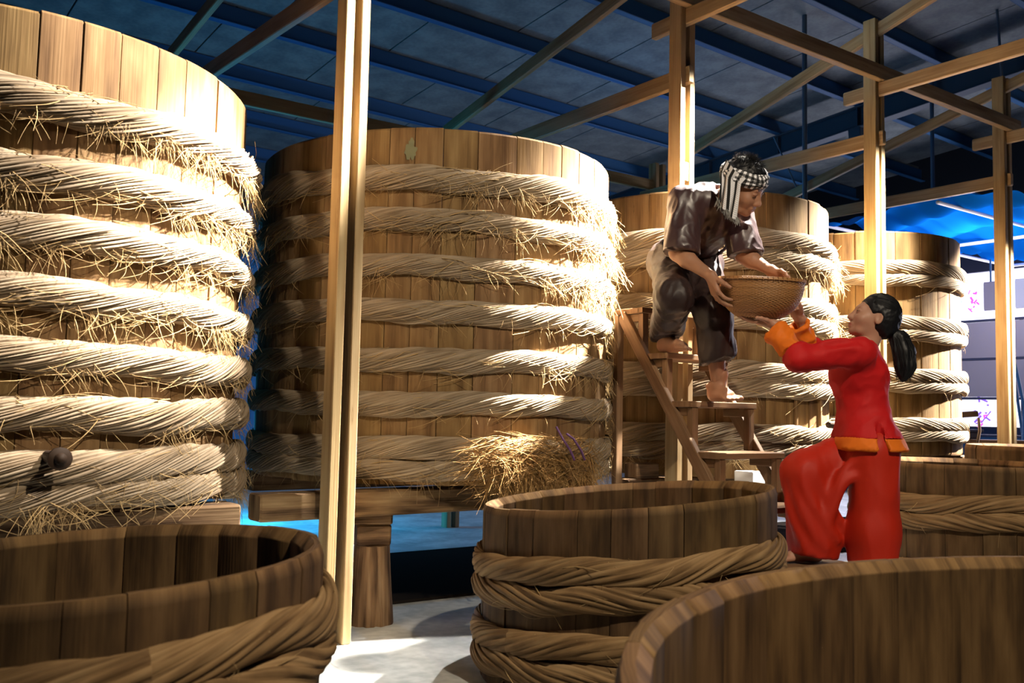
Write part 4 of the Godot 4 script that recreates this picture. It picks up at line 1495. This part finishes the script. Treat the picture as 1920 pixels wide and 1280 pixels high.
func foot(mb: MB, heel: Vector3, fwd: Vector3, s: float, skin: Color, ankle: Vector3, ankle_r: float, outer: float) -> void:
	var f := fwd.normalized()
	var u := (Vector3.UP - f * f.y).normalized()
	var x := f.cross(u) * outer   # towards the little toe
	var c := heel + f * 0.09 * s + u * 0.04
	var m := Vector3(0.16, 0.13, 0.16) * s
	var F := Field.new(c - m, c + m, 0.004)
	var q := func(a: float, b: float, d: float) -> Vector3: return heel + (x * a + u * b + f * d) * s
	F.cap(ankle, ankle + (ankle - heel).normalized() * 0.05, ankle_r, ankle_r, 0.02)
	F.ell(q.call(0, 0.03, 0.0), Basis(x, u, x.cross(u)), Vector3(0.027, 0.03, 0.034) * s, 0.02)
	F.cap(q.call(0, 0.062, 0.012), q.call(-0.004, 0.03, 0.13), 0.032 * s, 0.021 * s, 0.03)
	F.cap(q.call(0.016, 0.022, 0.03), q.call(0.02, 0.02, 0.13), 0.022 * s, 0.02 * s, 0.02)
	for k in [-1, 1]:
		F.ell(q.call(k * 0.03, 0.07, 0.004), Basis(x, u, x.cross(u)), Vector3(0.012, 0.013, 0.013) * s, 0.012)
	var tx := [-0.024, -0.004, 0.012, 0.026, 0.038]
	var tl := [0.186, 0.187, 0.178, 0.167, 0.154]
	var tr := [0.0135, 0.0095, 0.009, 0.0085, 0.008]
	for k in 5:
		F.cap(q.call(tx[k] * 0.85, 0.02, 0.125), q.call(tx[k], tr[k], tl[k]), tr[k] * s, tr[k] * s * 0.95, 0.006)
	F.mesh_into(mb, one(skin))
# ---------------------------------------------------------------- the man on the stair
func build_man() -> void:
	var o := Vector3(0.86, 0.967, -4.35)
	var who := thing("person", "man in brown shirt and checked headscarf bending on the stair to hold the basket", "person", o)
	var skin := Color(0.31, 0.16, 0.095)
	var lip := Color(0.27, 0.11, 0.08)
	var L := func(x: float, y: float, z: float) -> Vector3: return Vector3(x, y, z) - o
	var pelvis: Vector3 = L.call(0.83, 1.655, -4.50)
	var hip_r: Vector3 = L.call(0.752, 1.63, -4.43)
	var hip_l: Vector3 = L.call(0.905, 1.635, -4.49)
	var knee_r: Vector3 = L.call(0.712, 1.425, -4.11)
	var knee_l: Vector3 = L.call(0.895, 1.37, -4.15)
	var ank_r: Vector3 = L.call(0.725, 1.275, -4.38)
	var ank_l: Vector3 = L.call(0.945, 1.047, -4.26)
	var sh_r: Vector3 = L.call(0.765, 1.865, -4.15)
	var sh_l: Vector3 = L.call(1.025, 1.835, -4.25)
	var neck: Vector3 = L.call(0.905, 1.885, -4.16)
	var chest: Vector3 = L.call(0.885, 1.80, -4.25)
	var waist: Vector3 = L.call(0.855, 1.715, -4.41)
	var head_at: Vector3 = L.call(0.995, 1.905, -4.03)
	var el_r: Vector3 = L.call(0.725, 1.62, -4.10)
	var wr_r: Vector3 = L.call(0.848, 1.50, -3.975)
	var el_l: Vector3 = L.call(1.045, 1.635, -4.21)
	var wr_l: Vector3 = L.call(1.145, 1.553, -4.12)
	var cf := Vector3(0.42, -0.62, 0.66).normalized()        # chest faces down and forward
	var lo := Vector3(-0.32, -0.05, -0.32)
	var hi := Vector3(0.40, 1.05, 0.50)
	# the body, one continuous skin
	var mb := MB.new()
	var F := Field.new(lo, hi, 0.011)
	F.cap(pelvis, waist, 0.095, 0.085, 0.03)
	F.cap(waist, chest, 0.065, 0.055, 0.03, cf, 0.7)
	F.cap(sh_r.lerp(neck, 0.3), sh_l.lerp(neck, 0.3), 0.05, 0.05, 0.04)
	for q in [[hip_r, knee_r, ank_r], [hip_l, knee_l, ank_l]]:
		F.cap(q[0], q[1], 0.072, 0.05, 0.03)
		F.cap(q[1], q[1].lerp(q[2], 0.35), 0.048, 0.052, 0.02)
		F.cap(q[1].lerp(q[2], 0.35), q[2], 0.05, 0.031, 0.02)
	for q in [[sh_r, el_r, wr_r], [sh_l, el_l, wr_l]]:
		F.cap(q[0], q[1], 0.044, 0.036, 0.03)
		F.cap(q[1], q[1].lerp(q[2], 0.3), 0.036, 0.037, 0.02)
		F.cap(q[1].lerp(q[2], 0.3), q[2], 0.037, 0.022, 0.02)
	F.mesh_into(mb, one(skin))
	var up := Vector3(0.27, 0.80, 0.53).normalized()
	var fw := Vector3(0.72, -0.52, 0.46)
	fw = (fw - up * fw.dot(up)).normalized()
	var hb := Basis(up.cross(fw), up, fw)
	head(mb, head_at, hb, 0.98, skin, lip, true, neck + Vector3(0.02, -0.01, 0.02), 0.047)
	hand(mb, wr_r, Vector3(0.22, -0.97, 0.22), Vector3(0.9, 0.3, -0.2), 1.0, [[0.5, 0.5, 0.3], [0.35, 0.45, 0.3], [0.3, 0.5, 0.3], [0.3, 0.5, 0.4]], 0.5, 0.93, skin, el_r, 0.027)
	hand(mb, wr_l, Vector3(0.72, -0.62, 0.25), Vector3(-0.35, -0.62, 0.5), -1.0, [[0.5, 0.6, 0.4], [0.55, 0.6, 0.4], [0.6, 0.6, 0.4], [0.6, 0.6, 0.4]], 0.5, 0.93, skin, el_l, 0.026)
	foot(mb, L.call(0.715, 1.195, -4.40), Vector3(0.5, 0.0, 0.85), 0.98, skin, ank_r, 0.033, -1.0)
	foot(mb, L.call(0.93, 0.968, -4.29), Vector3(0.35, 0, 0.93), 0.98, skin, ank_l, 0.033, 1.0)
	obj("body", mb.mesh(), M.skin, who)
	face_bits(who, head_at, hb, 0.98, true)
	# loose brown shirt with wide short sleeves
	F = Field.new(Vector3(-0.32, 0.5, -0.32), hi, 0.0072)
	F.cap(pelvis + Vector3(0.0, 0.0, 0), waist, 0.122, 0.115, 0.03, cf, 0.86)
	F.cap(waist, chest, 0.115, 0.132, 0.04, cf, 0.8)
	F.cap(chest, neck.lerp(chest, 0.35), 0.13, 0.10, 0.04, cf, 0.8)
	F.cap(sh_r, sh_l, 0.066, 0.066, 0.06)
	F.cap(sh_r.lerp(neck, 0.6), neck + Vector3(0.0, -0.01, 0.0), 0.065, 0.058, 0.04)
	var sl_r := el_r.lerp(wr_r, 0.10)
	var sl_l := el_l.lerp(wr_l, 0.12)
	F.cap(sh_r, sl_r, 0.068, 0.084, 0.035)
	F.cap(sh_l, sl_l, 0.066, 0.080, 0.035)
	F.clip(el_r + (el_r - sh_r).normalized() * 0.004, (el_r - sh_r).normalized() + Vector3(0, -0.3, 0), 0.15)
	F.clip(el_l + (el_l - sh_l).normalized() * 0.004, (el_l - sh_l).normalized() + Vector3(0, -0.3, 0), 0.14)
	# neck opening
	F.cap(neck + Vector3(0.035, 0.03, 0.05), neck + Vector3(0.03, -0.02, 0.085), 0.046, 0.02, 0.01, Vector3.ZERO, 1.0, true)
	F.clip(pelvis + Vector3(0.0, -0.075, 0.0), Vector3(-0.25, -1, 0.0), 0.35)
	# pulled folds: down the sleeves, across the back, gathered at the waist
	var arc := func(a: Vector3, b: Vector3, c: Vector3, r: float) -> void:
		F.roll(a, b, c, r, 0.018)
	for q in [[sh_r, el_r], [sh_l, el_l]]:
		for k in 4:
			var e := Vector3(cos(k * 0.75 + 0.2), 0.0, sin(k * 0.75 + 0.2)) * 0.062
			arc.call(q[0] + e + Vector3(0, -0.02, 0), q[0].lerp(q[1], 0.5) + e * 1.15 + Vector3(0.012, 0, 0.008) * (k - 1.5), q[1] + e * 1.1 + Vector3(0, 0.02, 0), 0.011)
	var sd := Vector3(0.84, 0.0, -0.5).normalized()
	for k in 5:
		var off := sd * (k - 2) * 0.045
		arc.call(waist + cf * 0.085 + off, waist.lerp(chest, 0.5) + cf * 0.10 + off * 1.2, chest + cf * 0.095 + off * 1.4, 0.012)
		arc.call(waist - cf * 0.09 + off * 1.1, waist.lerp(chest, 0.5) - cf * 0.105 + off, chest - cf * 0.09 + off * 0.6, 0.012)
	mb = MB.new()
	F.mesh_into(mb, one(Color.WHITE), folds(5, 8.0), 0.0075, Vector3(1.2, 0.6, 1.2))
	obj("shirt", mb.mesh(), M.brown_cloth, who)
	# dark trousers, rolled wide at the shins
	F = Field.new(Vector3(-0.32, 0.02, -0.34), Vector3(0.34, 0.86, 0.45), 0.0095)
	F.cap(hip_r, hip_l, 0.105, 0.10, 0.04)
	F.cap(pelvis, waist, 0.11, 0.10, 0.04)
	var cuff_r := ank_r + Vector3(0, 0.012, 0)
	var cuff_l := ank_l + (knee_l - ank_l).normalized() * 0.11
	F.cap(hip_r, knee_r, 0.10, 0.078, 0.04)
	F.cap(hip_l, knee_l, 0.10, 0.076, 0.04)
	F.cap(knee_r, cuff_r, 0.078, 0.075, 0.04)
	F.cap(knee_l, cuff_l + Vector3(0.01, -0.04, 0.02), 0.076, 0.085, 0.04)
	F.clip(cuff_r + Vector3(0, -0.03, 0), Vector3(0.1, -1, 0.2), 0.2)
	F.clip(cuff_l + Vector3(0, -0.005, 0.0), Vector3(0.25, -1, 0.1), 0.2)
	for q in [[hip_r, knee_r, cuff_r], [hip_l, knee_l, cuff_l]]:
		for k in 5:
			var e := Vector3(cos(k * 0.8 - 0.6), 0.1, sin(k * 0.8 - 0.6)) * 0.07
			F.roll(q[1] + e * 0.8 + Vector3(0, 0.05, 0), q[1].lerp(q[2], 0.5) + e * 1.05 + Vector3(0.015 * (k - 2), 0, 0), q[2] + e * 1.0, 0.014, 0.02)
		F.roll(q[0] + Vector3(-0.05, 0.02, 0.06), q[0].lerp(q[1], 0.5) + Vector3(-0.02, 0.05, 0.06), q[1] + Vector3(0.04, 0.05, 0.04), 0.014, 0.02)
	mb = MB.new()
	F.mesh_into(mb, one(Color.WHITE), folds(8, 8.0), 0.010, Vector3(1.3, 0.5, 1.3))
	obj("trousers", mb.mesh(), M.dark_cloth, who)
	build_scarf(who, head_at, hb, 0.98)

func patch(mb: MB, nu: int, nv: int, at: Callable, uvs: Vector2) -> void:
	var base := mb.v.size()
	for j in nv + 1:
		for i in nu + 1:
			var u := float(i) / nu
			var v := float(j) / nv
			mb.add(at.call(u, v), Vector2(u * uvs.x, v * uvs.y))
	for j in nv:
		for i in nu:
			var b := base + j * (nu + 1) + i
			mb.quad(b, b + 1, b + nu + 2, b + nu + 1)

func build_scarf(who: Node3D, at: Vector3, hb: Basis, s: float) -> void:
	# short black hair standing out above the wrap
	var F := Field.new(at + hb * Vector3(0, 0.08, -0.01) * s - Vector3.ONE * 0.13, at + hb * Vector3(0, 0.08, -0.01) * s + Vector3.ONE * 0.13, 0.005)
	F.ell(at + hb * Vector3(0, 0.04, -0.015) * s, hb, Vector3(0.081, 0.09, 0.097) * s, 0.01)
	F.clip(at + hb * Vector3(0, 0.03, 0.0) * s, hb * Vector3(0, -1, 0.25))
	var mb := MB.new()
	F.mesh_into(mb, one(Color.WHITE), folds(3, 20.0), 0.006)
	var hair := obj("hair", mb.mesh(), M.black_hair, who)
	var g := RandomNumberGenerator.new()
	g.seed = 31
	mb = MB.new()
	for k in 620:
		var a := g.randf() * TAU
		var e := g.randf_range(0.75, 1.5)
		var n := Vector3(cos(a) * cos(e), sin(e), sin(a) * cos(e))
		var p := at + hb * (Vector3(0, 0.04, -0.015) + n * Vector3(0.079, 0.088, 0.095)) * s
		var d := hb * (n + Vector3(g.randfn(0, 0.35), g.randfn(0.1, 0.25), g.randfn(0.25, 0.4))).normalized()
		var ln := g.randf_range(0.012, 0.034)
		tube(mb, [p, p + d * ln * 0.5, p + d * ln + Vector3(0, -0.3, 0) * ln * g.randf_range(-0.2, 0.7)], [0.0008, 0.0007, 0.0003], 3)
	obj("loose_hair", mb.mesh(), M.black_hair, hair).set_meta("kind", "stuff")
	# the wrap: two rolled bands round the head, crossing at the front, and a tail that hangs beside the face
	var band := func(low: float, high: float, y0: float, tilt: float, wave: float, out: float) -> Callable:
		return func(u: float, v: float) -> Vector3:
			var a := u * TAU
			var y := y0 + tilt * cos(a) + wave * sin(a) + lerpf(low, high, v)
			var bulge := out + 0.011 * sin(PI * v) + 0.003 * sin(v * 19.0 + 5.0 * sin(a * 2.0))
			var ry := sqrt(maxf(0.05, 1.0 - pow((y - 0.03) / 0.105, 2.0)))
			return at + hb * Vector3(sin(a) * (0.079 * ry + bulge), y, cos(a) * (0.096 * ry + bulge) - 0.012) * s
	mb = MB.new()
	patch(mb, 72, 14, band.call(-0.034, 0.03, 0.05, 0.012, 0.0, 0.004), Vector2(24, 3.2))
	patch(mb, 72, 12, band.call(-0.022, 0.026, 0.062, 0.006, 0.022, 0.010), Vector2(24, 2.6))
	patch(mb, 72, 12, band.call(-0.03, 0.018, 0.05, 0.012, -0.018, 0.009), Vector2(24, 2.6))
	var wrap := obj("headscarf", mb.smooth_mesh(), M.krama, who)
	wrap.set_meta("label", "black and white checked headscarf")
	# striped side and tail, on the person's right
	mb = MB.new()
	var hb_in := hb.transposed()
	var down := hb_in * Vector3(-0.05, -1, 0.12)
	patch(mb, 24, 26, func(u: float, v: float) -> Vector3:
		var a := lerpf(-2.45, -1.12, u)
		var top := Vector3(sin(a) * 0.094, 0.095 - 0.03 * u, cos(a) * 0.108 - 0.012)
		var cling := Vector3(sin(a) * 0.098, 0.02, cos(a) * 0.112 - 0.012)
		a = lerpf(a, -1.75, 0.25 * v)
		cling = Vector3(sin(a) * 0.098, 0.02, cos(a) * 0.112 - 0.012)
		var p := top.lerp(cling, minf(v * 2.2, 1.0))
		p += down * maxf(v - 0.42, 0.0) * lerpf(0.20, 0.26, u) + Vector3(0, 0.018 * sin(v * PI), 0)
		p += Vector3(-1, 0, 0.25) * (0.012 * sin(u * 13.0 + v * 3.0) * (0.4 + v) + 0.012 * v)
		return at + hb * p * s, Vector2(4.0, 4.0))
	# a second thickness, so that the cloth has a back
	var tail := obj("scarf_tail", mb.smooth_mesh(), M.krama_stripe, who)
	tail.set_meta("label", "striped hanging end of the headscarf")
	mb = MB.new()
	for k in 70:
		var u := g.randf()
		var a := lerpf(-2.45, -1.12, u)
		var p := Vector3(sin(a) * 0.102, 0.02, cos(a) * 0.114 - 0.012) + down * 0.58 * lerpf(0.20, 0.26, u) + Vector3(-0.01, 0.0, 0.0)
		var w := at + hb * p * s
		var d := Vector3(g.randfn(0, 0.25), -1, g.randfn(0, 0.25)).normalized()
		tube(mb, [w - d * 0.012, w + d * 0.012, w + d * g.randf_range(0.018, 0.034)], [0.0012, 0.0013, 0.0008], 3)
	obj("fringe", mb.mesh(), M.krama_fringe, tail).set_meta("kind", "stuff")
# ---------------------------------------------------------------- the woman in red
func build_woman() -> void:
	var o := Vector3(1.52, 0, -4.02)
	var who := thing("person", "woman in red tunic with orange hems and black ponytail reaching up under the basket", "person", o)
	var skin := Color(0.40, 0.215, 0.145)
	var lip := Color(0.36, 0.1, 0.09)
	var L := func(x: float, y: float, z: float) -> Vector3: return Vector3(x, y, z) - o
	var pel: Vector3 = L.call(1.535, 0.80, -4.02)
	var hip_n: Vector3 = L.call(1.535, 0.765, -3.95)
	var hip_f: Vector3 = L.call(1.525, 0.765, -4.09)
	var knee_n: Vector3 = L.call(1.528, 0.43, -3.95)
	var ank_n: Vector3 = L.call(1.532, 0.075, -3.93)
	var knee_f: Vector3 = L.call(1.262, 0.665, -4.02)
	var ank_f: Vector3 = L.call(1.30, 0.365, -4.03)
	var sh_n: Vector3 = L.call(1.455, 1.178, -3.885)
	var sh_f: Vector3 = L.call(1.475, 1.185, -4.15)
	var neck: Vector3 = L.call(1.525, 1.222, -4.025)
	var chest: Vector3 = L.call(1.505, 1.09, -4.02)
	var waist: Vector3 = L.call(1.515, 0.945, -4.02)
	var head_at: Vector3 = L.call(1.562, 1.338, -4.02)
	var el_n: Vector3 = L.call(1.185, 1.145, -3.85)
	var wr_n: Vector3 = L.call(1.122, 1.292, -3.945)
	var el_f: Vector3 = L.call(1.345, 1.195, -4.20)
	var wr_f: Vector3 = L.call(1.272, 1.335, -4.105)
	var side := Vector3(0, 0, 1)
	var mb := MB.new()
	var F := Field.new(Vector3(-0.36, -0.02, -0.27), Vector3(0.2, 1.28, 0.27), 0.0115)
	F.cap(pel, waist, 0.10, 0.075, 0.03)
	F.cap(waist, chest, 0.075, 0.09, 0.03)
	F.cap(sh_n, sh_f, 0.045, 0.045, 0.04)
	F.cap(chest, neck, 0.08, 0.05, 0.03)
	for q in [[hip_n, knee_n, ank_n], [hip_f, knee_f, ank_f]]:
		F.cap(q[0], q[1], 0.075, 0.05, 0.03)
		F.cap(q[1], q[2], 0.048, 0.03, 0.02)
	for q in [[sh_n, el_n, wr_n], [sh_f, el_f, wr_f]]:
		F.cap(q[0], q[1], 0.038, 0.032, 0.03)
		F.cap(q[1], q[2], 0.032, 0.02, 0.02)
	F.mesh_into(mb, one(skin))
	var fw := Vector3(-0.93, 0.36, -0.06).normalized()
	var up := Vector3(0.36, 0.93, 0.05)
	up = (up - fw * fw.dot(up)).normalized()
	var hb := Basis(up.cross(fw), up, fw)
	head(mb, head_at, hb, 0.9, skin, lip, false, neck + Vector3(0.005, -0.02, 0), 0.042)
	hand(mb, wr_n, Vector3(-0.85, 0.15, -0.35), Vector3(0.1, 1.0, 0.05), -1.0, [[0.1, 0.15, 0.1], [0.05, 0.15, 0.1], [0.05, 0.15, 0.1], [0.05, 0.2, 0.15]], -0.2, 0.86, skin, el_n, 0.022)
	hand(mb, wr_f, Vector3(-0.55, 0.8, 0.15), Vector3(-0.75, -0.3, 0.5), 1.0, [[0.2, 0.3, 0.2], [0.2, 0.3, 0.2], [0.2, 0.3, 0.2], [0.25, 0.35, 0.2]], 0.2, 0.86, skin, el_f, 0.022)
	foot(mb, L.call(1.315, 0.291, -4.03), Vector3(-0.95, 0, 0.12), 0.9, skin, ank_f, 0.03, 1.0)
	foot(mb, L.call(1.545, 0.004, -3.93), Vector3(-0.95, 0, 0.12), 0.9, skin, ank_n, 0.03, -1.0)
	obj("body", mb.mesh(), M.skin, who)
	face_bits(who, head_at, hb, 0.9, false)
	# fitted tunic, flaring to the hem; the orange band is cut from the same shape
	F = Field.new(Vector3(-0.42, 0.68, -0.30), Vector3(0.22, 1.32, 0.32), 0.0075)
	F.cap(chest + Vector3(-0.01, 0.0, 0), waist, 0.117, 0.096, 0.04, side, 0.97)
	F.cap(chest + Vector3(-0.035, 0.01, 0.045), chest + Vector3(-0.035, 0.01, -0.045), 0.078, 0.078, 0.03)
	F.cap(chest, neck + Vector3(0.0, -0.03, 0), 0.112, 0.062, 0.04)
	for z in [-1, 1]:
		F.cap(waist + side * z * 0.025, pel + Vector3(0.0, -0.10, 0.055 * z), 0.088, 0.168, 0.04)
	F.cap(sh_n.lerp(sh_f, 0.08), sh_n.lerp(sh_f, 0.92), 0.058, 0.058, 0.05)
	F.cap(sh_n, el_n, 0.058, 0.054, 0.035)
	F.cap(sh_f, el_f, 0.058, 0.052, 0.035)
	var mid_n := el_n.lerp(wr_n, 0.24)
	var mid_f := el_f.lerp(wr_f, 0.3)
	F.cap(el_n, mid_n, 0.054, 0.056, 0.02)
	F.cap(el_f, mid_f, 0.052, 0.054, 0.02)
	F.clip(mid_n, wr_n - el_n + Vector3(-0.04, -0.02, 0), 0.12)
	F.clip(mid_f, wr_f - el_f, 0.12)
	# pulled folds on the sleeve and under the arm
	for q in [[Vector3(-0.02, 0.045, 0.02), Vector3(-0.12, 0.06, 0.05), Vector3(-0.2, 0.02, 0.045)], [Vector3(-0.01, 0.01, 0.05), Vector3(-0.10, 0.02, 0.075), Vector3(-0.22, -0.02, 0.05)]]:
		F.roll(sh_n + q[0], sh_n + q[1], sh_n + q[2], 0.012, 0.02)
	# slit at the side of the hem
	for z in [0.15, 0.18, 0.21]:
		F.cap(pel + Vector3(-0.012, 0.13, z), pel + Vector3(-0.004, -0.07, z), 0.002, 0.032, 0.004, Vector3.ZERO, 1.0, true)
	var hem := pel + Vector3(0, -0.03, 0)
	var B := F.copy()
	F.clip(hem + Vector3(0, 0.05, 0), Vector3(0.0, -1, 0))
	mb = MB.new()
	F.mesh_into(mb, one(Color.WHITE), folds(15, 7.0), 0.006, Vector3(1.0, 1.0, 1.0))
	obj("tunic", mb.mesh(), M.red_cloth, who)
	B.clip(hem + Vector3(0, 0.056, 0), Vector3(0, 1, 0))
	B.clip(hem, Vector3(0.0, -1, 0))
	mb = MB.new()
	B.mesh_into(mb, one(Color.WHITE), folds(15, 7.0), 0.006, Vector3(1.0, 1.0, 1.0))
	obj("hem_band", mb.mesh(), M.orange_cloth, who).set_meta("label", "orange hem band")
	# wide orange cuffs
	for q in [[mid_n, wr_n, 0.060, 0.07, Vector3(-0.012, -0.02, 0.0)], [mid_f, wr_f, 0.055, 0.062, Vector3(-0.02, -0.012, 0.01)]]:
		F = Field.new(q[0].min(q[1]) - Vector3.ONE * 0.10, q[0].max(q[1]) + Vector3.ONE * 0.10, 0.006)
		var d: Vector3 = (q[1] - q[0]).normalized()
		F.cap(q[0] - d * 0.02, q[1] + q[4], 0.048, q[3] * 0.78, 0.02)
		F.clip(q[0], -d)
		F.clip(q[1] - d * 0.012, d + Vector3(-0.3, 0.15, 0))
		# hollow mouth of the sleeve
		F.cap(q[1] + q[4] * 0.7 - d * 0.05, q[1] + q[4] + d * 0.03, 0.026, q[3] * 0.70, 0.006, Vector3.ZERO, 1.0, true)
		mb = MB.new()
		F.mesh_into(mb, one(Color.WHITE), folds(21, 10.0), 0.01)
		obj("cuff", mb.mesh(), M.orange_cloth, who).set_meta("label", "wide orange cuff")
	# wide red trousers
	F = Field.new(Vector3(-0.45, 0.0, -0.30), Vector3(0.22, 0.92, 0.28), 0.0095)
	F.cap(hip_n, hip_f, 0.09, 0.088, 0.03)
	F.cap(pel, pel + Vector3(0, 0.06, 0), 0.095, 0.08, 0.03)
	F.cap(hip_n, knee_n, 0.1, 0.098, 0.03)
	F.cap(knee_n, ank_n + Vector3(-0.01, -0.06, 0), 0.1, 0.098, 0.05)
	F.cap(hip_f, knee_f, 0.104, 0.088, 0.04)
	F.cap(knee_f, ank_f + Vector3(0.0, -0.05, 0), 0.084, 0.1, 0.06)
	F.cap(knee_f + Vector3(0.05, -0.04, 0), ank_f + Vector3(0.02, 0.04, 0), 0.055, 0.09, 0.05)
	# long drapery folds of the bent leg
	for q in [[Vector3(-0.04, 0.03, 0.07), Vector3(-0.02, -0.13, 0.10), Vector3(0.08, 0.03, 0.09)], [Vector3(-0.065, -0.02, 0.05), Vector3(-0.06, -0.16, 0.085), Vector3(0.02, 0.0, 0.1)], [Vector3(0.0, 0.04, 0.07), Vector3(0.06, -0.08, 0.085), Vector3(0.11, 0.08, 0.06)], [Vector3(-0.08, -0.06, 0.02), Vector3(-0.085, -0.18, 0.05), Vector3(-0.05, -0.02, 0.085)], [Vector3(0.22, 0.07, 0.1), Vector3(0.12, 0.09, 0.1), Vector3(0.0, 0.05, 0.085)], [Vector3(0.2, 0.0, 0.11), Vector3(0.1, 0.02, 0.11), Vector3(0.02, 0.02, 0.09)]]:
		var a: Vector3 = knee_f + q[0]
		var b: Vector3 = knee_f + q[1]
		var c: Vector3 = (ank_f if q[2].x < 0.15 else knee_f) + q[2]
		F.roll(a, b, c, 0.02, 0.03)
	F.clip(ank_n + Vector3(0, -0.052, 0), Vector3(0, -1, 0))
	F.clip(ank_f + Vector3(0, -0.045, 0), Vector3(-0.12, -1, 0), 0.19)
	mb = MB.new()
	F.mesh_into(mb, one(Color.WHITE), folds(27, 5.0), 0.006, Vector3(1.4, 0.4, 1.4))
	obj("trousers", mb.mesh(), M.red_satin, who)
	# black hair: cap, ponytail, tie
	F = Field.new(head_at - Vector3.ONE * 0.16, head_at + Vector3.ONE * 0.16, 0.0045)
	F.ell(head_at + hb * Vector3(0, 0.032, -0.02) * 0.9, hb, Vector3(0.085, 0.098, 0.10) * 0.9, 0.02)
	F.ell(head_at + hb * Vector3(0, -0.01, -0.055) * 0.9, hb, Vector3(0.072, 0.075, 0.06) * 0.9, 0.04)
	# leave the face and ears free
	F.ell(head_at + hb * Vector3(0, -0.045, 0.085) * 0.9, hb, Vector3(0.12, 0.092, 0.085) * 0.9, 0.015, true)
	F.ell(head_at + hb * Vector3(0.09, -0.012, 0.004) * 0.9, hb, Vector3(0.035, 0.032, 0.022) * 0.9, 0.012, true)
	F.ell(head_at + hb * Vector3(-0.09, -0.012, 0.004) * 0.9, hb, Vector3(0.035, 0.032, 0.022) * 0.9, 0.012, true)
	mb = MB.new()
	F.mesh_into(mb, one(Color.WHITE), folds(33, 24.0), 0.003, Vector3(1, 1, 0.4))
	var hair := obj("hair", mb.mesh(), M.black_hair, who)
	var tie: Vector3 = head_at + Vector3(0.078, -0.055, 0.0)
	var path := [head_at + Vector3(0.06, -0.03, 0.0), tie, tie + Vector3(0.03, -0.035, 0.01), tie + Vector3(0.045, -0.09, 0.018), tie + Vector3(0.05, -0.15, 0.02), tie + Vector3(0.042, -0.195, 0.02)]
	F = Field.new(tie + Vector3(-0.1, -0.27, -0.08), tie + Vector3(0.13, 0.09, 0.11), 0.005)
	var pr := [0.045, 0.022, 0.036, 0.042, 0.04, 0.022]
	for k in 5:
		F.cap(path[k], path[k + 1], pr[k], pr[k + 1], 0.02, side, 0.8)
	mb = MB.new()
	F.mesh_into(mb, one(Color.WHITE), folds(35, 22.0), 0.006, Vector3(1, 0.25, 1))
	obj("ponytail", mb.mesh(), M.black_hair, who)
	var g := RandomNumberGenerator.new()
	g.seed = 12
	mb = MB.new()
	for k in 220:
		var pts := []
		var off := Vector3(g.randfn(0, 0.6), 0, g.randfn(0, 0.6)).limit_length(1.15)
		for i in range(1, 6):
			pts.append(path[i] + off * pr[i] * Vector3(1, 1, 0.85) * (1.0 if i < 5 else 1.3) + Vector3(0, g.randf_range(-0.03, 0.02) if i == 5 else 0.0, 0))
		tube(mb, pts, [0.001, 0.0011, 0.0011, 0.001, 0.0004], 3)
	for k in 420:   # combed strands over the crown, back to the tie
		var a := g.randf_range(-1.35, 1.35)
		var jit := g.randf_range(0.99, 1.02)
		var pts := []
		for i in 7:
			var f := i / 6.0
			var th := lerpf(0.75 + 0.25 * cos(a), 2.65, f)
			var n := Vector3(sin(a) * sin(th + 0.25), 0.35 * cos(a) * sin(th) + cos(th) * 0.2 + sin(th) * 0.75 * cos(a), cos(th)).normalized()
			pts.append(head_at + hb * (Vector3(0, 0.03, -0.02) + n * Vector3(0.0865, 0.0995, 0.1015) * jit) * 0.9)
		tube(mb, pts, [0.0006, 0.0014, 0.0016, 0.0016, 0.0016, 0.0014, 0.0008], 3)
	obj("hair_strand", mb.mesh(), M.black_hair, hair).set_meta("kind", "stuff")
	mb = MB.new()
	var rp := []
	var rr := []
	for i in 17:
		var a := TAU * i / 16
		rp.append(tie + Vector3(0.012, -0.004, 0) + Vector3(0.5, 0.86, 0) * cos(a) * 0.022 + Vector3(0, 0, 1) * sin(a) * 0.022)
		rr.append(0.006)
	tube(mb, rp, rr, 6)
	obj("hair_tie", mb.mesh(), M.krama_fringe, who)
